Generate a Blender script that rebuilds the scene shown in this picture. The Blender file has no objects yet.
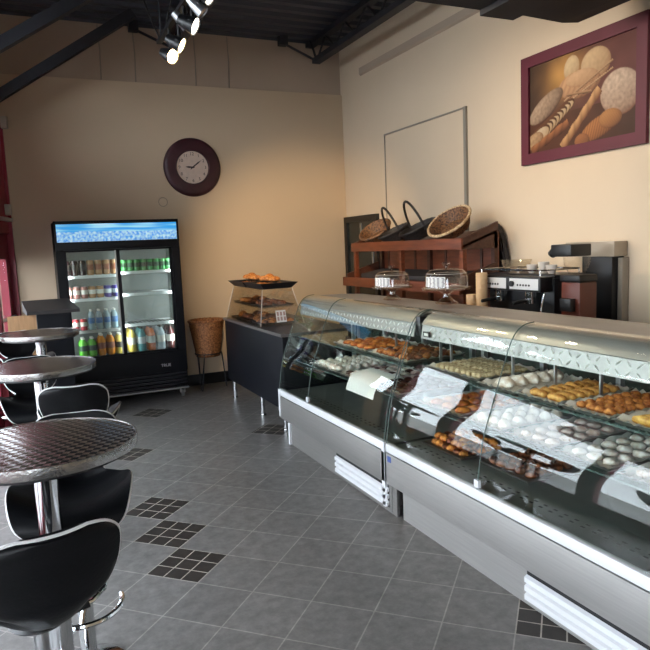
import bpy, bmesh, math, random
from mathutils import Vector, Matrix, Euler, noise
random.seed(7)
PI = math.pi
S = bpy.context.scene
COL = S.collection
def R(d): return math.radians(d)

# ------------------------------------------------------------------ materials
def lin(c):
    if isinstance(c, str):
        c = tuple(int(c[i:i+2], 16)/255 for i in (0, 2, 4))
    return tuple((v/12.92 if v <= .04045 else ((v+.055)/1.055)**2.4) for v in c[:3]) + (1,)

def newmat(name):
    m = bpy.data.materials.new(name); m.use_nodes = True
    nt = m.node_tree; nt.nodes.clear()
    out = nt.nodes.new('ShaderNodeOutputMaterial')
    return m, nt, out

def N(nt, t, **kw):
    n = nt.nodes.new(t)
    for k, v in kw.items():
        if k in n.inputs: n.inputs[k].default_value = v
        else: setattr(n, k, v)
    return n

def mat(name, col, rough=.5, metal=0, var=.0, vscale=8, bump=0, bscale=40, spec=.5, coat=0, emis=None, estr=0, stretch=None, sheen=0):
    m, nt, out = newmat(name)
    p = N(nt, 'ShaderNodeBsdfPrincipled', Roughness=rough, Metallic=metal)
    p.inputs['Specular IOR Level'].default_value = spec
    p.inputs['Coat Weight'].default_value = coat
    p.inputs['Sheen Weight'].default_value = sheen
    c = lin(col)
    p.inputs['Base Color'].default_value = c
    nt.links.new(p.outputs[0], out.inputs[0])
    tc = N(nt, 'ShaderNodeTexCoord')
    src = tc.outputs['Object']
    if stretch:
        mp = N(nt, 'ShaderNodeMapping'); mp.inputs['Scale'].default_value = stretch
        nt.links.new(src, mp.inputs[0]); src = mp.outputs[0]
    if var:
        nz = N(nt, 'ShaderNodeTexNoise', Scale=vscale, Detail=4.0)
        rp = N(nt, 'ShaderNodeValToRGB')
        rp.color_ramp.elements[0].color = tuple(v*(1-var) for v in c[:3]) + (1,)
        rp.color_ramp.elements[1].color = tuple(min(1, v*(1+var)) for v in c[:3]) + (1,)
        rp.color_ramp.elements[0].position = .3; rp.color_ramp.elements[1].position = .7
        nt.links.new(src, nz.inputs['Vector']); nt.links.new(nz.outputs['Fac'], rp.inputs[0])
        nt.links.new(rp.outputs[0], p.inputs['Base Color'])
    if bump:
        nb = N(nt, 'ShaderNodeTexNoise', Scale=bscale, Detail=3.0)
        bp = N(nt, 'ShaderNodeBump', Strength=bump, Distance=.01)
        nt.links.new(src, nb.inputs['Vector']); nt.links.new(nb.outputs['Fac'], bp.inputs['Height'])
        nt.links.new(bp.outputs[0], p.inputs['Normal'])
    if emis:
        p.inputs['Emission Color'].default_value = lin(emis); p.inputs['Emission Strength'].default_value = estr
    return m

def glassmat(name, tint='ffffff', f0=.045, rough=.0, gloss='ffffff'):
    """thin pane: clear with a Schlick reflection"""
    m, nt, out = newmat(name)
    tr = N(nt, 'ShaderNodeBsdfTransparent', Color=lin(tint))
    gl = N(nt, 'ShaderNodeBsdfGlossy', Color=lin(gloss), Roughness=rough)
    lw = N(nt, 'ShaderNodeLayerWeight', Blend=.5)
    pw = N(nt, 'ShaderNodeMath', operation='POWER'); pw.inputs[1].default_value = 5
    ma = N(nt, 'ShaderNodeMath', operation='MULTIPLY_ADD'); ma.inputs[1].default_value = 1-f0; ma.inputs[2].default_value = f0
    mx = N(nt, 'ShaderNodeMixShader')
    nt.links.new(lw.outputs['Facing'], pw.inputs[0]); nt.links.new(pw.outputs[0], ma.inputs[0])
    nt.links.new(ma.outputs[0], mx.inputs[0]); nt.links.new(tr.outputs[0], mx.inputs[1]); nt.links.new(gl.outputs[0], mx.inputs[2])
    nt.links.new(mx.outputs[0], out.inputs[0])
    return m

def emit(name, col, s):
    m, nt, out = newmat(name)
    e = N(nt, 'ShaderNodeEmission', Color=lin(col), Strength=s)
    nt.links.new(e.outputs[0], out.inputs[0]); return m

def steel(name, col='a9a9a8', rough=.32, along=(1, 60, 60)):
    m = mat(name, col, rough, .55, var=.06, vscale=3, stretch=along)
    return m

M = {}
M['wall'] = mat('wall_paint', 'd3c0a6', .75, var=.025, vscale=1.3, bump=.05, bscale=60)
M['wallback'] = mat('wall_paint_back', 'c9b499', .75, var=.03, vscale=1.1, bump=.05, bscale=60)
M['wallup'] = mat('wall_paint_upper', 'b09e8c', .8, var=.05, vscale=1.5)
M['red'] = mat('red_frame_paint', '8e1f33', .42, var=.05, vscale=3)
M['ceil'] = None
M['iron'] = mat('dark_iron', '20222a', .6, .1, var=.1)
M['black'] = mat('black_plastic', '0e0f12', .38)
M['blackpaint'] = mat('black_laminate', '0c0e15', .5, spec=.25, var=.1, vscale=4)
M['fridgeblack'] = mat('fridge_black', '0b0c11', .45, spec=.25)
M['rubber'] = mat('rubber', '08080a', .6)
M['leather'] = mat('black_vinyl', '08090c', .42, bump=.08, bscale=90, spec=.25)
M['piping'] = mat('white_piping', 'dedede', .5)
M['chrome'] = mat('chrome', 'd2d4d6', .1, 1)
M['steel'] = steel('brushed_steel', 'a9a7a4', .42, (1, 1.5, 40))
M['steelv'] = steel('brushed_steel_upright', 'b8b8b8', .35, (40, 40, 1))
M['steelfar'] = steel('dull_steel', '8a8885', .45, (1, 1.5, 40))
M['alu'] = mat('aluminium', 'b9bcc0', .3, .9)
M['rail'] = mat('white_rail', 'dfe1e4', .3, 0, coat=.3)
M['deck'] = mat('case_deck_steel', '777a76', .4, .4, var=.1, vscale=5)
M['darkglassback'] = mat('case_back_panel', '36443f', .2, .1, var=.3, vscale=3)
M['glass'] = glassmat('clear_glass', 'f4fbf8', .05)
M['caseglass'] = glassmat('case_glass', 'fafdfb', .028)
M['shelfglass'] = glassmat('shelf_glass', 'dbeee8', .05)
M['winglass'] = glassmat('window_glass', 'fbfdff', .04)
M['acrylic'] = glassmat('clear_acrylic', 'faf8f4', .06, .08)
M['domeglass'] = glassmat('dome_glass', 'efe8e0', .08)
M['glassedge'] = mat('green_glass_edge', '3f524d', .4)
M['wood'] = mat('reddish_brown_wood', '6a351d', .45, var=.3, vscale=5, stretch=(8, 1, 8))
M['woodd'] = mat('dark_brown_wood', '47271a', .5, var=.3, vscale=5, stretch=(8, 1, 8))
M['lightwood'] = mat('light_wood', 'b08a62', .55, var=.15, vscale=6, stretch=(10, 10, 1))
M['greytop'] = mat('grey_laminate', '55504e', .35, var=.08, vscale=6)
M['podtop'] = mat('dark_grey_laminate', '343130', .5, spec=.3)
M['white'] = mat('white_plastic', 'd8d6d0', .5)
M['paper'] = mat('white_paper', 'e6e4de', .8)
M['ink'] = mat('dark_print', '3a3030', .8)
M['cream'] = mat('cream_paper', 'c9a983', .75)
M['maroon'] = mat('maroon_clock_rim', '3c1a22', .45, var=.25, vscale=9)
M['picframe'] = mat('maroon_picture_frame', '571327', .6, var=.1, vscale=5)
M['clockface'] = mat('clock_face', 'd8c2b2', .7, var=.06, vscale=20)
M['conduit'] = mat('grey_conduit', '8e877c', .5, .2)
M['bracket'] = mat('duct_grey', '2b2c31', .7, spec=.2)
M['cloth'] = mat('grey_cloth', '35302f', .9, bump=.3)
M['pvc'] = mat('white_bracket', 'b9b2a6', .5)

def wickermat(name, c1, c2):
    m, nt, out = newmat(name)
    p = N(nt, 'ShaderNodeBsdfPrincipled', Roughness=.6)
    tc = N(nt, 'ShaderNodeTexCoord')
    w = N(nt, 'ShaderNodeTexNoise', Scale=60.0, Detail=3.0)
    rp = N(nt, 'ShaderNodeValToRGB'); rp.color_ramp.elements[0].color = lin(c1); rp.color_ramp.elements[1].color = lin(c2)
    rp.color_ramp.elements[0].position = .35; rp.color_ramp.elements[1].position = .65
    nt.links.new(tc.outputs['Object'], w.inputs['Vector']); nt.links.new(w.outputs['Fac'], rp.inputs[0])
    nt.links.new(rp.outputs[0], p.inputs['Base Color']); nt.links.new(p.outputs[0], out.inputs[0]); return m
M['wicker'] = wickermat('brown_wicker', '643a22', 'ab7446')
M['wickermid'] = wickermat('mid_brown_wicker', '33211a', '8a6240')
M['wickertan'] = wickermat('tan_wicker', '5a3a26', 'b08a5c')
M['wickerdark'] = wickermat('black_wicker', '0f0d0d', '2c2420')
M['wickerrim'] = wickermat('pale_wicker', '9a7a55', 'd8c09a')

def deckmat():
    m, nt, out = newmat('corrugated_deck')
    p = N(nt, 'ShaderNodeBsdfPrincipled', Roughness=.55)
    p.inputs['Base Color'].default_value = lin('333743')
    nt.links.new(p.outputs[0], out.inputs[0]); return m
M['ceil'] = deckmat()

def tilemat(name, scale_mul, c1, c2, mort, msize, rough):
    m, nt, out = newmat(name)
    p = N(nt, 'ShaderNodeBsdfPrincipled', Roughness=rough)
    tc = N(nt, 'ShaderNodeTexCoord')
    mp = N(nt, 'ShaderNodeMapping')
    s = 1/.297
    mp.inputs['Rotation'].default_value = (0, 0, R(-45)); mp.inputs['Scale'].default_value = (1, 1, 1)
    sc = N(nt, 'ShaderNodeVectorMath', operation='MULTIPLY_ADD')
    sc.inputs[1].default_value = (s*scale_mul,)*3
    sc.inputs[2].default_value = (-.648*scale_mul + 60*scale_mul, -.638*scale_mul + 60*scale_mul, 0)
    nt.links.new(tc.outputs['Object'], mp.inputs[0]); nt.links.new(mp.outputs[0], sc.inputs[0])
    br = N(nt, 'ShaderNodeTexBrick', Scale=1.0); br.offset = 0; br.squash = 1
    br.inputs['Brick Width'].default_value = 1; br.inputs['Row Height'].default_value = 1
    br.inputs['Mortar Size'].default_value = msize; br.inputs['Mortar Smooth'].default_value = .2
    br.inputs['Color1'].default_value = lin(c1); br.inputs['Color2'].default_value = lin(c2); br.inputs['Mortar'].default_value = lin(mort)
    nt.links.new(sc.outputs[0], br.inputs['Vector'])
    nz = N(nt, 'ShaderNodeTexNoise', Scale=16.0, Detail=9.0, Roughness=.72)
    nt.links.new(tc.outputs['Object'], nz.inputs['Vector'])
    mr = N(nt, 'ShaderNodeMapRange'); mr.inputs['From Min'].default_value = .3; mr.inputs['From Max'].default_value = .7
    mr.inputs['To Min'].default_value = .66; mr.inputs['To Max'].default_value = 1.34
    nt.links.new(nz.outputs['Fac'], mr.inputs[0])
    vm = N(nt, 'ShaderNodeVectorMath', operation='SCALE')
    nt.links.new(br.outputs['Color'], vm.inputs[0]); nt.links.new(mr.outputs[0], vm.inputs['Scale'])
    nt.links.new(vm.outputs[0], p.inputs['Base Color'])
    bp = N(nt, 'ShaderNodeBump', Strength=.25, Distance=.003); bp.invert = True
    nt.links.new(br.outputs['Fac'], bp.inputs['Height']); nt.links.new(bp.outputs[0], p.inputs['Normal'])
    nt.links.new(p.outputs[0], out.inputs[0]); return m
M['tile'] = tilemat('floor_tile', 1, '6d6b69', '757371', '96938d', .012, .4)
M['accent'] = tilemat('accent_tile', 3, '241f1c', '2e2824', 'aaa499', .035, .55)

def tabletopmat():
    m, nt, out = newmat('woven_steel_top')
    p = N(nt, 'ShaderNodeBsdfPrincipled', Roughness=.22, Metallic=.9)
    tc = N(nt, 'ShaderNodeTexCoord')
    mp = N(nt, 'ShaderNodeMapping'); mp.inputs['Rotation'].default_value = (0, 0, R(20)); mp.inputs['Scale'].default_value = (46, 46, 46)
    nt.links.new(tc.outputs['Object'], mp.inputs[0])
    ch = N(nt, 'ShaderNodeTexChecker', Scale=1.0)
    sx = N(nt, 'ShaderNodeSeparateXYZ'); nt.links.new(mp.outputs[0], sx.inputs[0])
    fx = N(nt, 'ShaderNodeMath', operation='FRACT'); fy = N(nt, 'ShaderNodeMath', operation='FRACT')
    nt.links.new(sx.outputs[0], fx.inputs[0]); nt.links.new(sx.outputs[1], fy.inputs[0])
    mx = N(nt, 'ShaderNodeMix'); mx.data_type = 'FLOAT'
    off = N(nt, 'ShaderNodeVectorMath', operation='ADD'); off.inputs[1].default_value = (0, 0, .5)
    nt.links.new(mp.outputs[0], off.inputs[0])
    nt.links.new(off.outputs[0], ch.inputs['Vector'])
    nt.links.new(ch.outputs['Fac'], mx.inputs[0]); nt.links.new(fx.outputs[0], mx.inputs[2]); nt.links.new(fy.outputs[0], mx.inputs[3])
    bp = N(nt, 'ShaderNodeBump', Strength=.5, Distance=.006)
    nt.links.new(mx.outputs[0], bp.inputs['Height']); nt.links.new(bp.outputs[0], p.inputs['Normal'])
    rp = N(nt, 'ShaderNodeValToRGB'); rp.color_ramp.elements[0].color = lin('5a5450'); rp.color_ramp.elements[1].color = lin('a8a19b')
    nt.links.new(mx.outputs[0], rp.inputs[0]); nt.links.new(rp.outputs[0], p.inputs['Base Color'])
    nt.links.new(p.outputs[0], out.inputs[0]); return m
M['tabletop'] = tabletopmat()
M['tablerim'] = mat('table_rim', '9a9794', .25, .9, bump=.2, bscale=60)

def attrmat(name, rough=.35, estr=0, spec=.5):
    m, nt, out = newmat(name)
    p = N(nt, 'ShaderNodeBsdfPrincipled', Roughness=rough)
    p.inputs['Specular IOR Level'].default_value = spec
    a = N(nt, 'ShaderNodeAttribute'); a.attribute_name = 'print'
    nt.links.new(a.outputs['Color'], p.inputs['Base Color'])
    if estr:
        nt.links.new(a.outputs['Color'], p.inputs['Emission Color']); p.inputs['Emission Strength'].default_value = estr
    nt.links.new(p.outputs[0], out.inputs[0]); return m

# ------------------------------------------------------------------ geometry
class MB:
    def __init__(self, mtx=None):
        self.bm = bmesh.new(); self.m = mtx or Matrix.Identity(4); self.mi = 0
    def _v(self, p): return self.bm.verts.new(self.m @ Vector(p))
    def _f(self, vs):
        try:
            f = self.bm.faces.new(vs); f.material_index = self.mi; return f
        except ValueError: return None
    def box(self, x0, x1, y0, y1, z0, z1, bevel=0):
        vs = [self._v((x, y, z)) for x in (x0, x1) for y in (y0, y1) for z in (z0, z1)]
        fs = [self._f([vs[i] for i in q]) for q in ((0,1,3,2),(4,6,7,5),(0,4,5,1),(2,3,7,6),(0,2,6,4),(1,5,7,3))]
        if bevel:
            es = list({e for f in fs for e in f.edges})
            bmesh.ops.bevel(self.bm, geom=es, offset=bevel, segments=2, profile=.6, affect='EDGES', material=self.mi)
        return self
    def hexa(self, p):
        """8 points: bottom ring 0-3, top ring 4-7"""
        vs = [self._v(q) for q in p]
        for q in ((3,2,1,0),(4,5,6,7),(0,1,5,4),(1,2,6,5),(2,3,7,6),(3,0,4,7)): self._f([vs[i] for i in q])
        return self
    def cyl(self, a, b, r, r2=None, n=20, caps=True):
        a = Vector(a); b = Vector(b); r2 = r if r2 is None else r2
        d = (b-a).normalized()
        u = d.orthogonal().normalized(); w = d.cross(u)
        A = []; B = []
        for i in range(n):
            t = 2*PI*i/n; o = u*math.cos(t)+w*math.sin(t)
            A.append(self._v(a+o*r)); B.append(self._v(b+o*r2))
        for i in range(n):
            j = (i+1) % n; self._f([A[i], A[j], B[j], B[i]])
        if caps: self._f(A[::-1]); self._f(B)
        return self
    def tube(self, pts, r, n=8, closed=False, radii=None):
        pts = [Vector(p) for p in pts]; L = len(pts); rings = []; prev = None
        for i, p in enumerate(pts):
            if closed: d = pts[(i+1) % L]-pts[i-1]
            else: d = pts[min(i+1, L-1)]-pts[max(i-1, 0)]
            if d.length < 1e-9: d = Vector((0, 0, 1))
            d.normalize()
            if prev is None: u = d.orthogonal().normalized()
            else:
                u = prev-d*prev.dot(d)
                u = u.normalized() if u.length > 1e-6 else d.orthogonal().normalized()
            prev = u; w = d.cross(u); rr = radii[i] if radii else r
            rings.append([self._v(p+(u*math.cos(2*PI*k/n)+w*math.sin(2*PI*k/n))*rr) for k in range(n)])
        rng = range(L) if closed else range(L-1)
        for i in rng:
            a = rings[i]; b = rings[(i+1) % L]
            for k in range(n): self._f([a[k], a[(k+1) % n], b[(k+1) % n], b[k]])
        if not closed: self._f(rings[0][::-1]); self._f(rings[-1])
        return self
    def lathe(self, prof, n=28, c=(0, 0, 0), axis='z', close=False):
        rings = []
        for r, z in prof:
            ring = []
            for k in range(n):
                t = 2*PI*k/n
                q = (r*math.cos(t), r*math.sin(t), z)
                if axis == 'y': q = (q[0], q[2], q[1])
                ring.append(self._v((c[0]+q[0], c[1]+q[1], c[2]+q[2])) if r > 1e-6 or k == 0 else ring[0])
            rings.append(ring)
        for i in range(len(rings)-1):
            a, b = rings[i], rings[i+1]
            for k in range(n):
                j = (k+1) % n; vs = []
                for v in (a[k], a[j], b[j], b[k]):
                    if v not in vs: vs.append(v)
                if len(vs) > 2: self._f(vs)
        if close:
            for ring in (rings[0][::-1], rings[-1]):
                if len(set(ring)) > 2: self._f(ring)
        return self
    def prism(self, poly, a, b, axis='y'):
        """extrude a 2-D outline along an axis; poly in (x,z) for y, (y,z) for x, (x,y) for z"""
        def pt(p, t): return {'y': (p[0], t, p[1]), 'x': (t, p[0], p[1]), 'z': (p[0], p[1], t)}[axis]
        A = [self._v(pt(p, a)) for p in poly]; B = [self._v(pt(p, b)) for p in poly]; n = len(poly)
        for i in range(n): self._f([A[i], A[(i+1) % n], B[(i+1) % n], B[i]])
        self._f(A[::-1]); self._f(B); return self
    def sheet(self, poly, a, b, th, axis='y'):
        """open outline given a thickness to its left, extruded"""
        P = [Vector(p) for p in poly]; off = []
        for i, p in enumerate(P):
            d = (P[min(i+1, len(P)-1)]-P[max(i-1, 0)]).normalized()
            off.append(p+Vector((-d.y, d.x))*th)
        self.strip(P, off, a, b, axis); return self
    def strip(self, P, O, a, b, axis='y'):
        def pt(p, t): return {'y': (p[0], t, p[1]), 'x': (t, p[0], p[1]), 'z': (p[0], p[1], t)}[axis]
        q = [[self._v(pt(p, t)) for p in L] for L in (P, O) for t in (a, b)]
        n = len(P)
        for i in range(n-1):
            self._f([q[0][i], q[0][i+1], q[1][i+1], q[1][i]]); self._f([q[2][i], q[3][i], q[3][i+1], q[2][i+1]])
            self._f([q[0][i], q[2][i], q[2][i+1], q[0][i+1]]); self._f([q[1][i], q[1][i+1], q[3][i+1], q[3][i]])
        for i in (0, n-1): self._f([q[0][i], q[1][i], q[3][i], q[2][i]])
    def sphere(self, c, r, sx=1, sy=1, sz=1, seg=16, rings=10, rot=None, jit=0):
        m = Matrix.Translation(c) @ (rot.to_matrix().to_4x4() if rot else Matrix.Identity(4)) @ Matrix.Diagonal((r*sx, r*sy, r*sz, 1))
        res = bmesh.ops.create_uvsphere(self.bm, u_segments=seg, v_segments=rings, radius=1, matrix=self.m @ m)
        for v in res['verts']:
            if jit:
                k = noise.noise(v.co*40+Vector(c)*13); v.co += (v.co-self.m @ Vector(c))*k*jit
        for f in {f for v in res['verts'] for f in v.link_faces}: f.material_index = self.mi
        return self
    def mesh(self, name, mats, smooth=True, angle=38):
        bmesh.ops.recalc_face_normals(self.bm, faces=self.bm.faces)
        me = bpy.data.meshes.new(name); self.bm.to_mesh(me); self.bm.free()
        for m_ in (mats if isinstance(mats, (list, tuple)) else [mats]): me.materials.append(m_)
        if smooth:
            for p in me.polygons: p.use_smooth = True
            me.set_sharp_from_angle(angle=R(angle))
        return me
    def build(self, name, mats, parent=None, smooth=True, angle=38):
        return link(name, self.mesh(name, mats, smooth, angle), parent)

def link(name, data, parent=None, loc=None, rot=None):
    o = bpy.data.objects.new(name, data); COL.objects.link(o)
    if parent: o.parent = parent
    if loc is not None: o.location = loc
    if rot is not None: o.rotation_euler = rot
    return o
def tag(o, label, cat, group=None, kind=None):
    o['label'] = label; o['category'] = cat
    if group: o['group'] = group
    if kind: o['kind'] = kind
    return o
def thing(name, label, cat, loc=(0, 0, 0), rot=(0, 0, 0), group=None):
    o = bpy.data.objects.new(name, None); COL.objects.link(o); o.empty_display_size = .05
    o.location = loc; o.rotation_euler = rot
    return tag(o, label, cat, group)
def copy_tree(o, parent=None):
    c = o.copy(); COL.objects.link(c)
    if parent: c.parent = parent
    for ch in [x for x in o.children]: copy_tree(ch, c)
    return c
def dup(o, label, loc, rot=None, group=None):
    c = copy_tree(o); c.location = loc
    if rot is not None: c.rotation_euler = rot
    c['label'] = label
    if group: c['group'] = group
    return c
def struct(o, label, cat):
    return tag(o, label, cat, None, 'structure')
def text_mesh(name, s, size, matr, depth=.001, align='CENTER'):
    cu = bpy.data.curves.new(name, 'FONT'); cu.body = s; cu.size = size; cu.extrude = depth
    cu.align_x = align; cu.align_y = 'CENTER'
    t = bpy.data.objects.new('tmp', cu); COL.objects.link(t)
    dg = bpy.context.evaluated_depsgraph_get(); dg.update()
    me = bpy.data.meshes.new_from_object(t.evaluated_get(dg))
    bpy.data.objects.remove(t); bpy.data.curves.remove(cu)
    me.name = name; me.materials.clear(); me.materials.append(matr)
    return me

# ------------------------------------------------------------------ camera
def camera():
    yaw, pit, rol = R(24.538), R(6.95), R(-2.422)
    f = Vector((math.sin(yaw)*math.cos(pit), math.cos(yaw)*math.cos(pit), -math.sin(pit)))
    r = Vector((math.cos(yaw), -math.sin(yaw), 0)); u = r.cross(f)
    c, s = math.cos(rol), math.sin(rol)
    r2 = r*c+u*s; u2 = u*c-r*s
    cam = bpy.data.cameras.new('camera'); o = bpy.data.objects.new('camera', cam); COL.objects.link(o)
    m = Matrix((r2, u2, -f)).transposed().to_4x4(); m.translation = (0, 0, 1.6)
    o.matrix_world = m; cam.sensor_width = 36; cam.lens = 36*650.6/650; cam.clip_start = .02; cam.clip_end = 200
    S.camera = o
camera()

# ------------------------------------------------------------------ the room
XR, YB, ZC, YF = 3.87, 7.70, 4.09, -2.6
fl = MB()
fl.box(-6, XR+.1, YF-.1, YB+.1, -.1, 0)
fl.mi = 1
d = .21
for cx, cy in ((.632, 3.21), (.632, 3.63), (.632, 4.05), (.632, 5.31), (1.89, 5.33), (1.892, 1.95), (1.05, 6.57)):
    fl._f([fl._v((cx-d, cy, .0006)), fl._v((cx, cy-d, .0006)), fl._v((cx+d, cy, .0006)), fl._v((cx, cy+d, .0006))])
struct(fl.build('floor', [M['tile'], M['accent']], smooth=False), 'grey square floor tiles laid diagonally with dark inset tiles', 'floor')

c = MB()
prof = []; y = YF-.1
while y < YB+.1:
    prof += [(y, ZC), (y+.08, ZC), (y+.1, ZC+.04), (y+.18, ZC+.04)]; y += .2
prof += [(y, ZC), (y, ZC+.15), (YF-.1, ZC+.15)]
c.prism(prof, -3.2, XR+.12, 'x')
struct(c.build('ceiling', M['ceil'], smooth=False), 'dark corrugated metal ceiling deck', 'ceiling')

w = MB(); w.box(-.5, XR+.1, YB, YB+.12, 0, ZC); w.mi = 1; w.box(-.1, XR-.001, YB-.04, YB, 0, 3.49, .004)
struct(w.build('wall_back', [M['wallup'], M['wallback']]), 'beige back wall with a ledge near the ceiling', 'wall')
w = MB(); w.box(XR, XR+.12, YF, YB+.1, 0, ZC+.1)
struct(w.build('wall_right', M['wall']), 'beige right wall behind the counter', 'wall')
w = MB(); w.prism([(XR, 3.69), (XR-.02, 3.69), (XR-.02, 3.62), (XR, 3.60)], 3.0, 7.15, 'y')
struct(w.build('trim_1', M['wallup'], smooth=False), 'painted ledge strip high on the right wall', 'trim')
w = MB(); w.box(-.08, XR-.001, YB-.055, YB-.04, .0, .13, .004)
struct(w.build('baseboard_back', M['black']), 'black baseboard along the back wall', 'baseboard')
w = MB()
# front wall with a wide shop window behind the camera
w.box(-2.6, XR, YF-.12, YF, 0, .45); w.box(-2.6, XR, YF-.12, YF, 2.6, ZC+.1)
w.box(-2.6, -2.1, YF-.12, YF, .45, 2.6); w.box(-.35, XR, YF-.12, YF, .45, 2.6)
struct(w.build('wall_front', M['wall'], smooth=False), 'beige front wall with a shop window', 'wall')
for i, (a, b) in enumerate(((-2.1, -.35),)):
    f = MB(); f.box(a, b, YF-.1, YF-.03, .45, .52).box(a, b, YF-.1, YF-.03, 2.53, 2.6).box(a-.05, a+.06, YF-.1, YF-.03, .45, 2.6).box(b-.06, b+.05, YF-.1, YF-.03, .45, 2.6)
    fo = struct(f.build('window_%d' % (6+i), M['red'], smooth=False), 'red framed shop window in the front wall', 'window')
    g = MB(); g.box(a+.06, b-.06, YF-.07, YF-.064, .52, 2.53); g.build('pane', M['winglass'], fo, smooth=False)

# storefront on the left, running out from the back corner at an angle
SLOPE = .22; LEN = math.hypot(1, SLOPE)
SF = Matrix.Translation((-.09, YB, 0)) @ Matrix.Rotation(math.atan2(-1, -SLOPE), 4, 'Z')   # x: along wall toward front, y: into the room
def U(y): return (YB-y)*LEN
bays = [(U(6.72), U(5.86)), (U(5.74), U(4.16)), (U(4.05), U(2.42)), (U(2.30), U(.65)), (U(.42), U(-1.2))]
LW = U(YF)+.15
SILL, HEAD = .2, 1.86
w = MB(SF)
w.box(0, LW, -.14, 0, 3.6, ZC+.1)
w.mi = 1
w.box(0, LW, -.14, 0, HEAD, 2.65)
w.box(0, bays[0][0], -.14, 0, 2.65, 3.6)
edges = [U(6.85)]+[v for bay in bays for v in bay]+[LW]
for i in range(0, len(edges), 2): w.box(edges[i], edges[i+1], -.14, 0, 0, HEAD)
for a, b in bays: w.box(a, b, -.14, 0, 0, SILL)
for i in range(1, len(bays)): w.box(bays[i-1][1], bays[i][0], -.14, 0, 2.65, 3.6)
w.box(bays[-1][1], LW, -.14, 0, 2.65, 3.6)
w.box(0, .06, -.14, .03, 0, 3.0); w.box(U(6.84), U(6.78), 0, .06, 0, HEAD)
struct(w.build('wall_left', [M['wall'], M['red']], smooth=False), 'dark red storefront wall with window piers on the left', 'wall')
for i, (a, b) in enumerate(bays):
    f = MB(SF); t = .03
    f.box(a, b, -.06, .015, SILL, SILL+t).box(a, b, -.09, .015, HEAD-t, HEAD).box(a, a+t, -.09, .015, SILL+t, HEAD-t).box(b-t, b, -.09, .015, SILL+t, HEAD-t)
    f.box(a, b, -.09, .015, 2.65, 2.65+t).box(a, b, -.09, .015, 3.6-t, 3.6).box(a-.02, a+t, -.09, .015, 2.65+t, 3.6-t).box(b-t, b+.02, -.09, .015, 2.65+t, 3.6-t)
    fo = struct(f.build('window_%d' % (i+1), M['red'], smooth=False), 'red framed storefront window in the left wall', 'window')
    g = MB(SF); g.box(a+t, b-t, -.05, -.044, SILL+t, HEAD-t); g.box(a+t, b-t, -.05, -.044, 2.65+t, 3.6-t); g.build('pane', M['winglass'], fo, smooth=False)
# red glazed door next to the back corner
f = MB(SF); a, b = .06, U(6.85)
f.box(a, b, -.08, -.03, 0, .68).box(a, b, -.08, -.03, 1.6, HEAD).box(a, a+.13, -.08, -.03, .68, 1.6).box(b-.1, b, -.08, -.03, .68, 1.6)
do = struct(f.build('door_1', M['red'], smooth=False), 'red glazed entrance door beside the back corner', 'door')
g = MB(SF); g.box(a+.13, b-.1, -.058, -.052, .68, 1.6); g.build('pane', M['winglass'], do, smooth=False)
g = MB(SF); g.tube([(a+.1, -.0, 1.0), (b-.1, -.0, 1.0)], .018); g.build('push_bar', M['alu'], do)
# silver rail and white boxes on the red post by the corner
g = MB(SF); g.box(.07, 1.05, .0, .05, 1.985, 2.02, .005)
tag(g.build('closer_rail', M['alu']), 'silver horizontal rail across the red door head in the corner', 'rail')
g = MB(SF); g.box(.10, .17, .0, .055, 2.05, 2.16, .008)
tag(g.build('sensor_box', M['pvc']), 'small white box just above the silver rail by the corner', 'sensor')
g = MB(SF); g.box(.06, .13, .03, .09, 2.93, 3.05, .008)
tag(g.build('sensor_box', M['pvc']), 'small white box high on the red post near the ceiling beam', 'sensor')

# ceiling steel: open-web joists with end bracing, two slanting braces on the left
def joist(x, n, yend):
    b = MB()
    b.box(x-.05, x+.05, YF, yend, 3.80, 3.86); b.box(x-.05, x+.05, YF, YB-.02, 4.03, 4.088)
    y = yend-.05; k = 0
    while y > YF+.3:
        b.cyl((x, y, 3.84), (x, y-.25, 4.05), .013, n=6).cyl((x, y-.25, 4.05), (x, y-.5, 3.84), .013, n=6); y -= .5
    b.cyl((x, yend-.03, 3.83), (x, YB-.1, 4.06), .014, n=6)
    b.cyl((x, yend-.02, 3.83), (x-.40, yend, 4.0), .014, n=6).cyl((x, yend-.02, 3.83), (x-.06, yend, 4.06), .011, n=6)
    b.box(x-.47, x-.37, yend-.04, yend+.05, 3.98, 4.088)
    struct(b.build('trim_%d' % n, M['iron'], smooth=False), 'dark open-web steel joist under the ceiling deck', 'beam')
joist(3.45, 2, 7.5); joist(1.72, 3, 7.5)
for n, (p, q, r) in enumerate((((-.42, 7.2, 2.93), (1.25, 7.2, 4.06), .048), ((-.5, 6.0, 2.985), (.62, 6.0, 3.72), .046))):
    b = MB(); P = Vector(p); Q = Vector(q); dd = (Q-P).normalized(); nn = Vector((-dd.z, 0, dd.x))
    if n: Q = P+dd*1.75
    q8 = [P-nn*r+Vector((0, -.05, 0)), P-nn*r+Vector((0, .05, 0)), P+nn*r+Vector((0, .05, 0)), P+nn*r+Vector((0, -.05, 0))]
    b.hexa(q8+[v+(Q-P) for v in q8])
    struct(b.build('trim_%d' % (4+n), M['iron'], smooth=False), 'dark slanting steel brace rising to the ceiling', 'beam')
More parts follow.
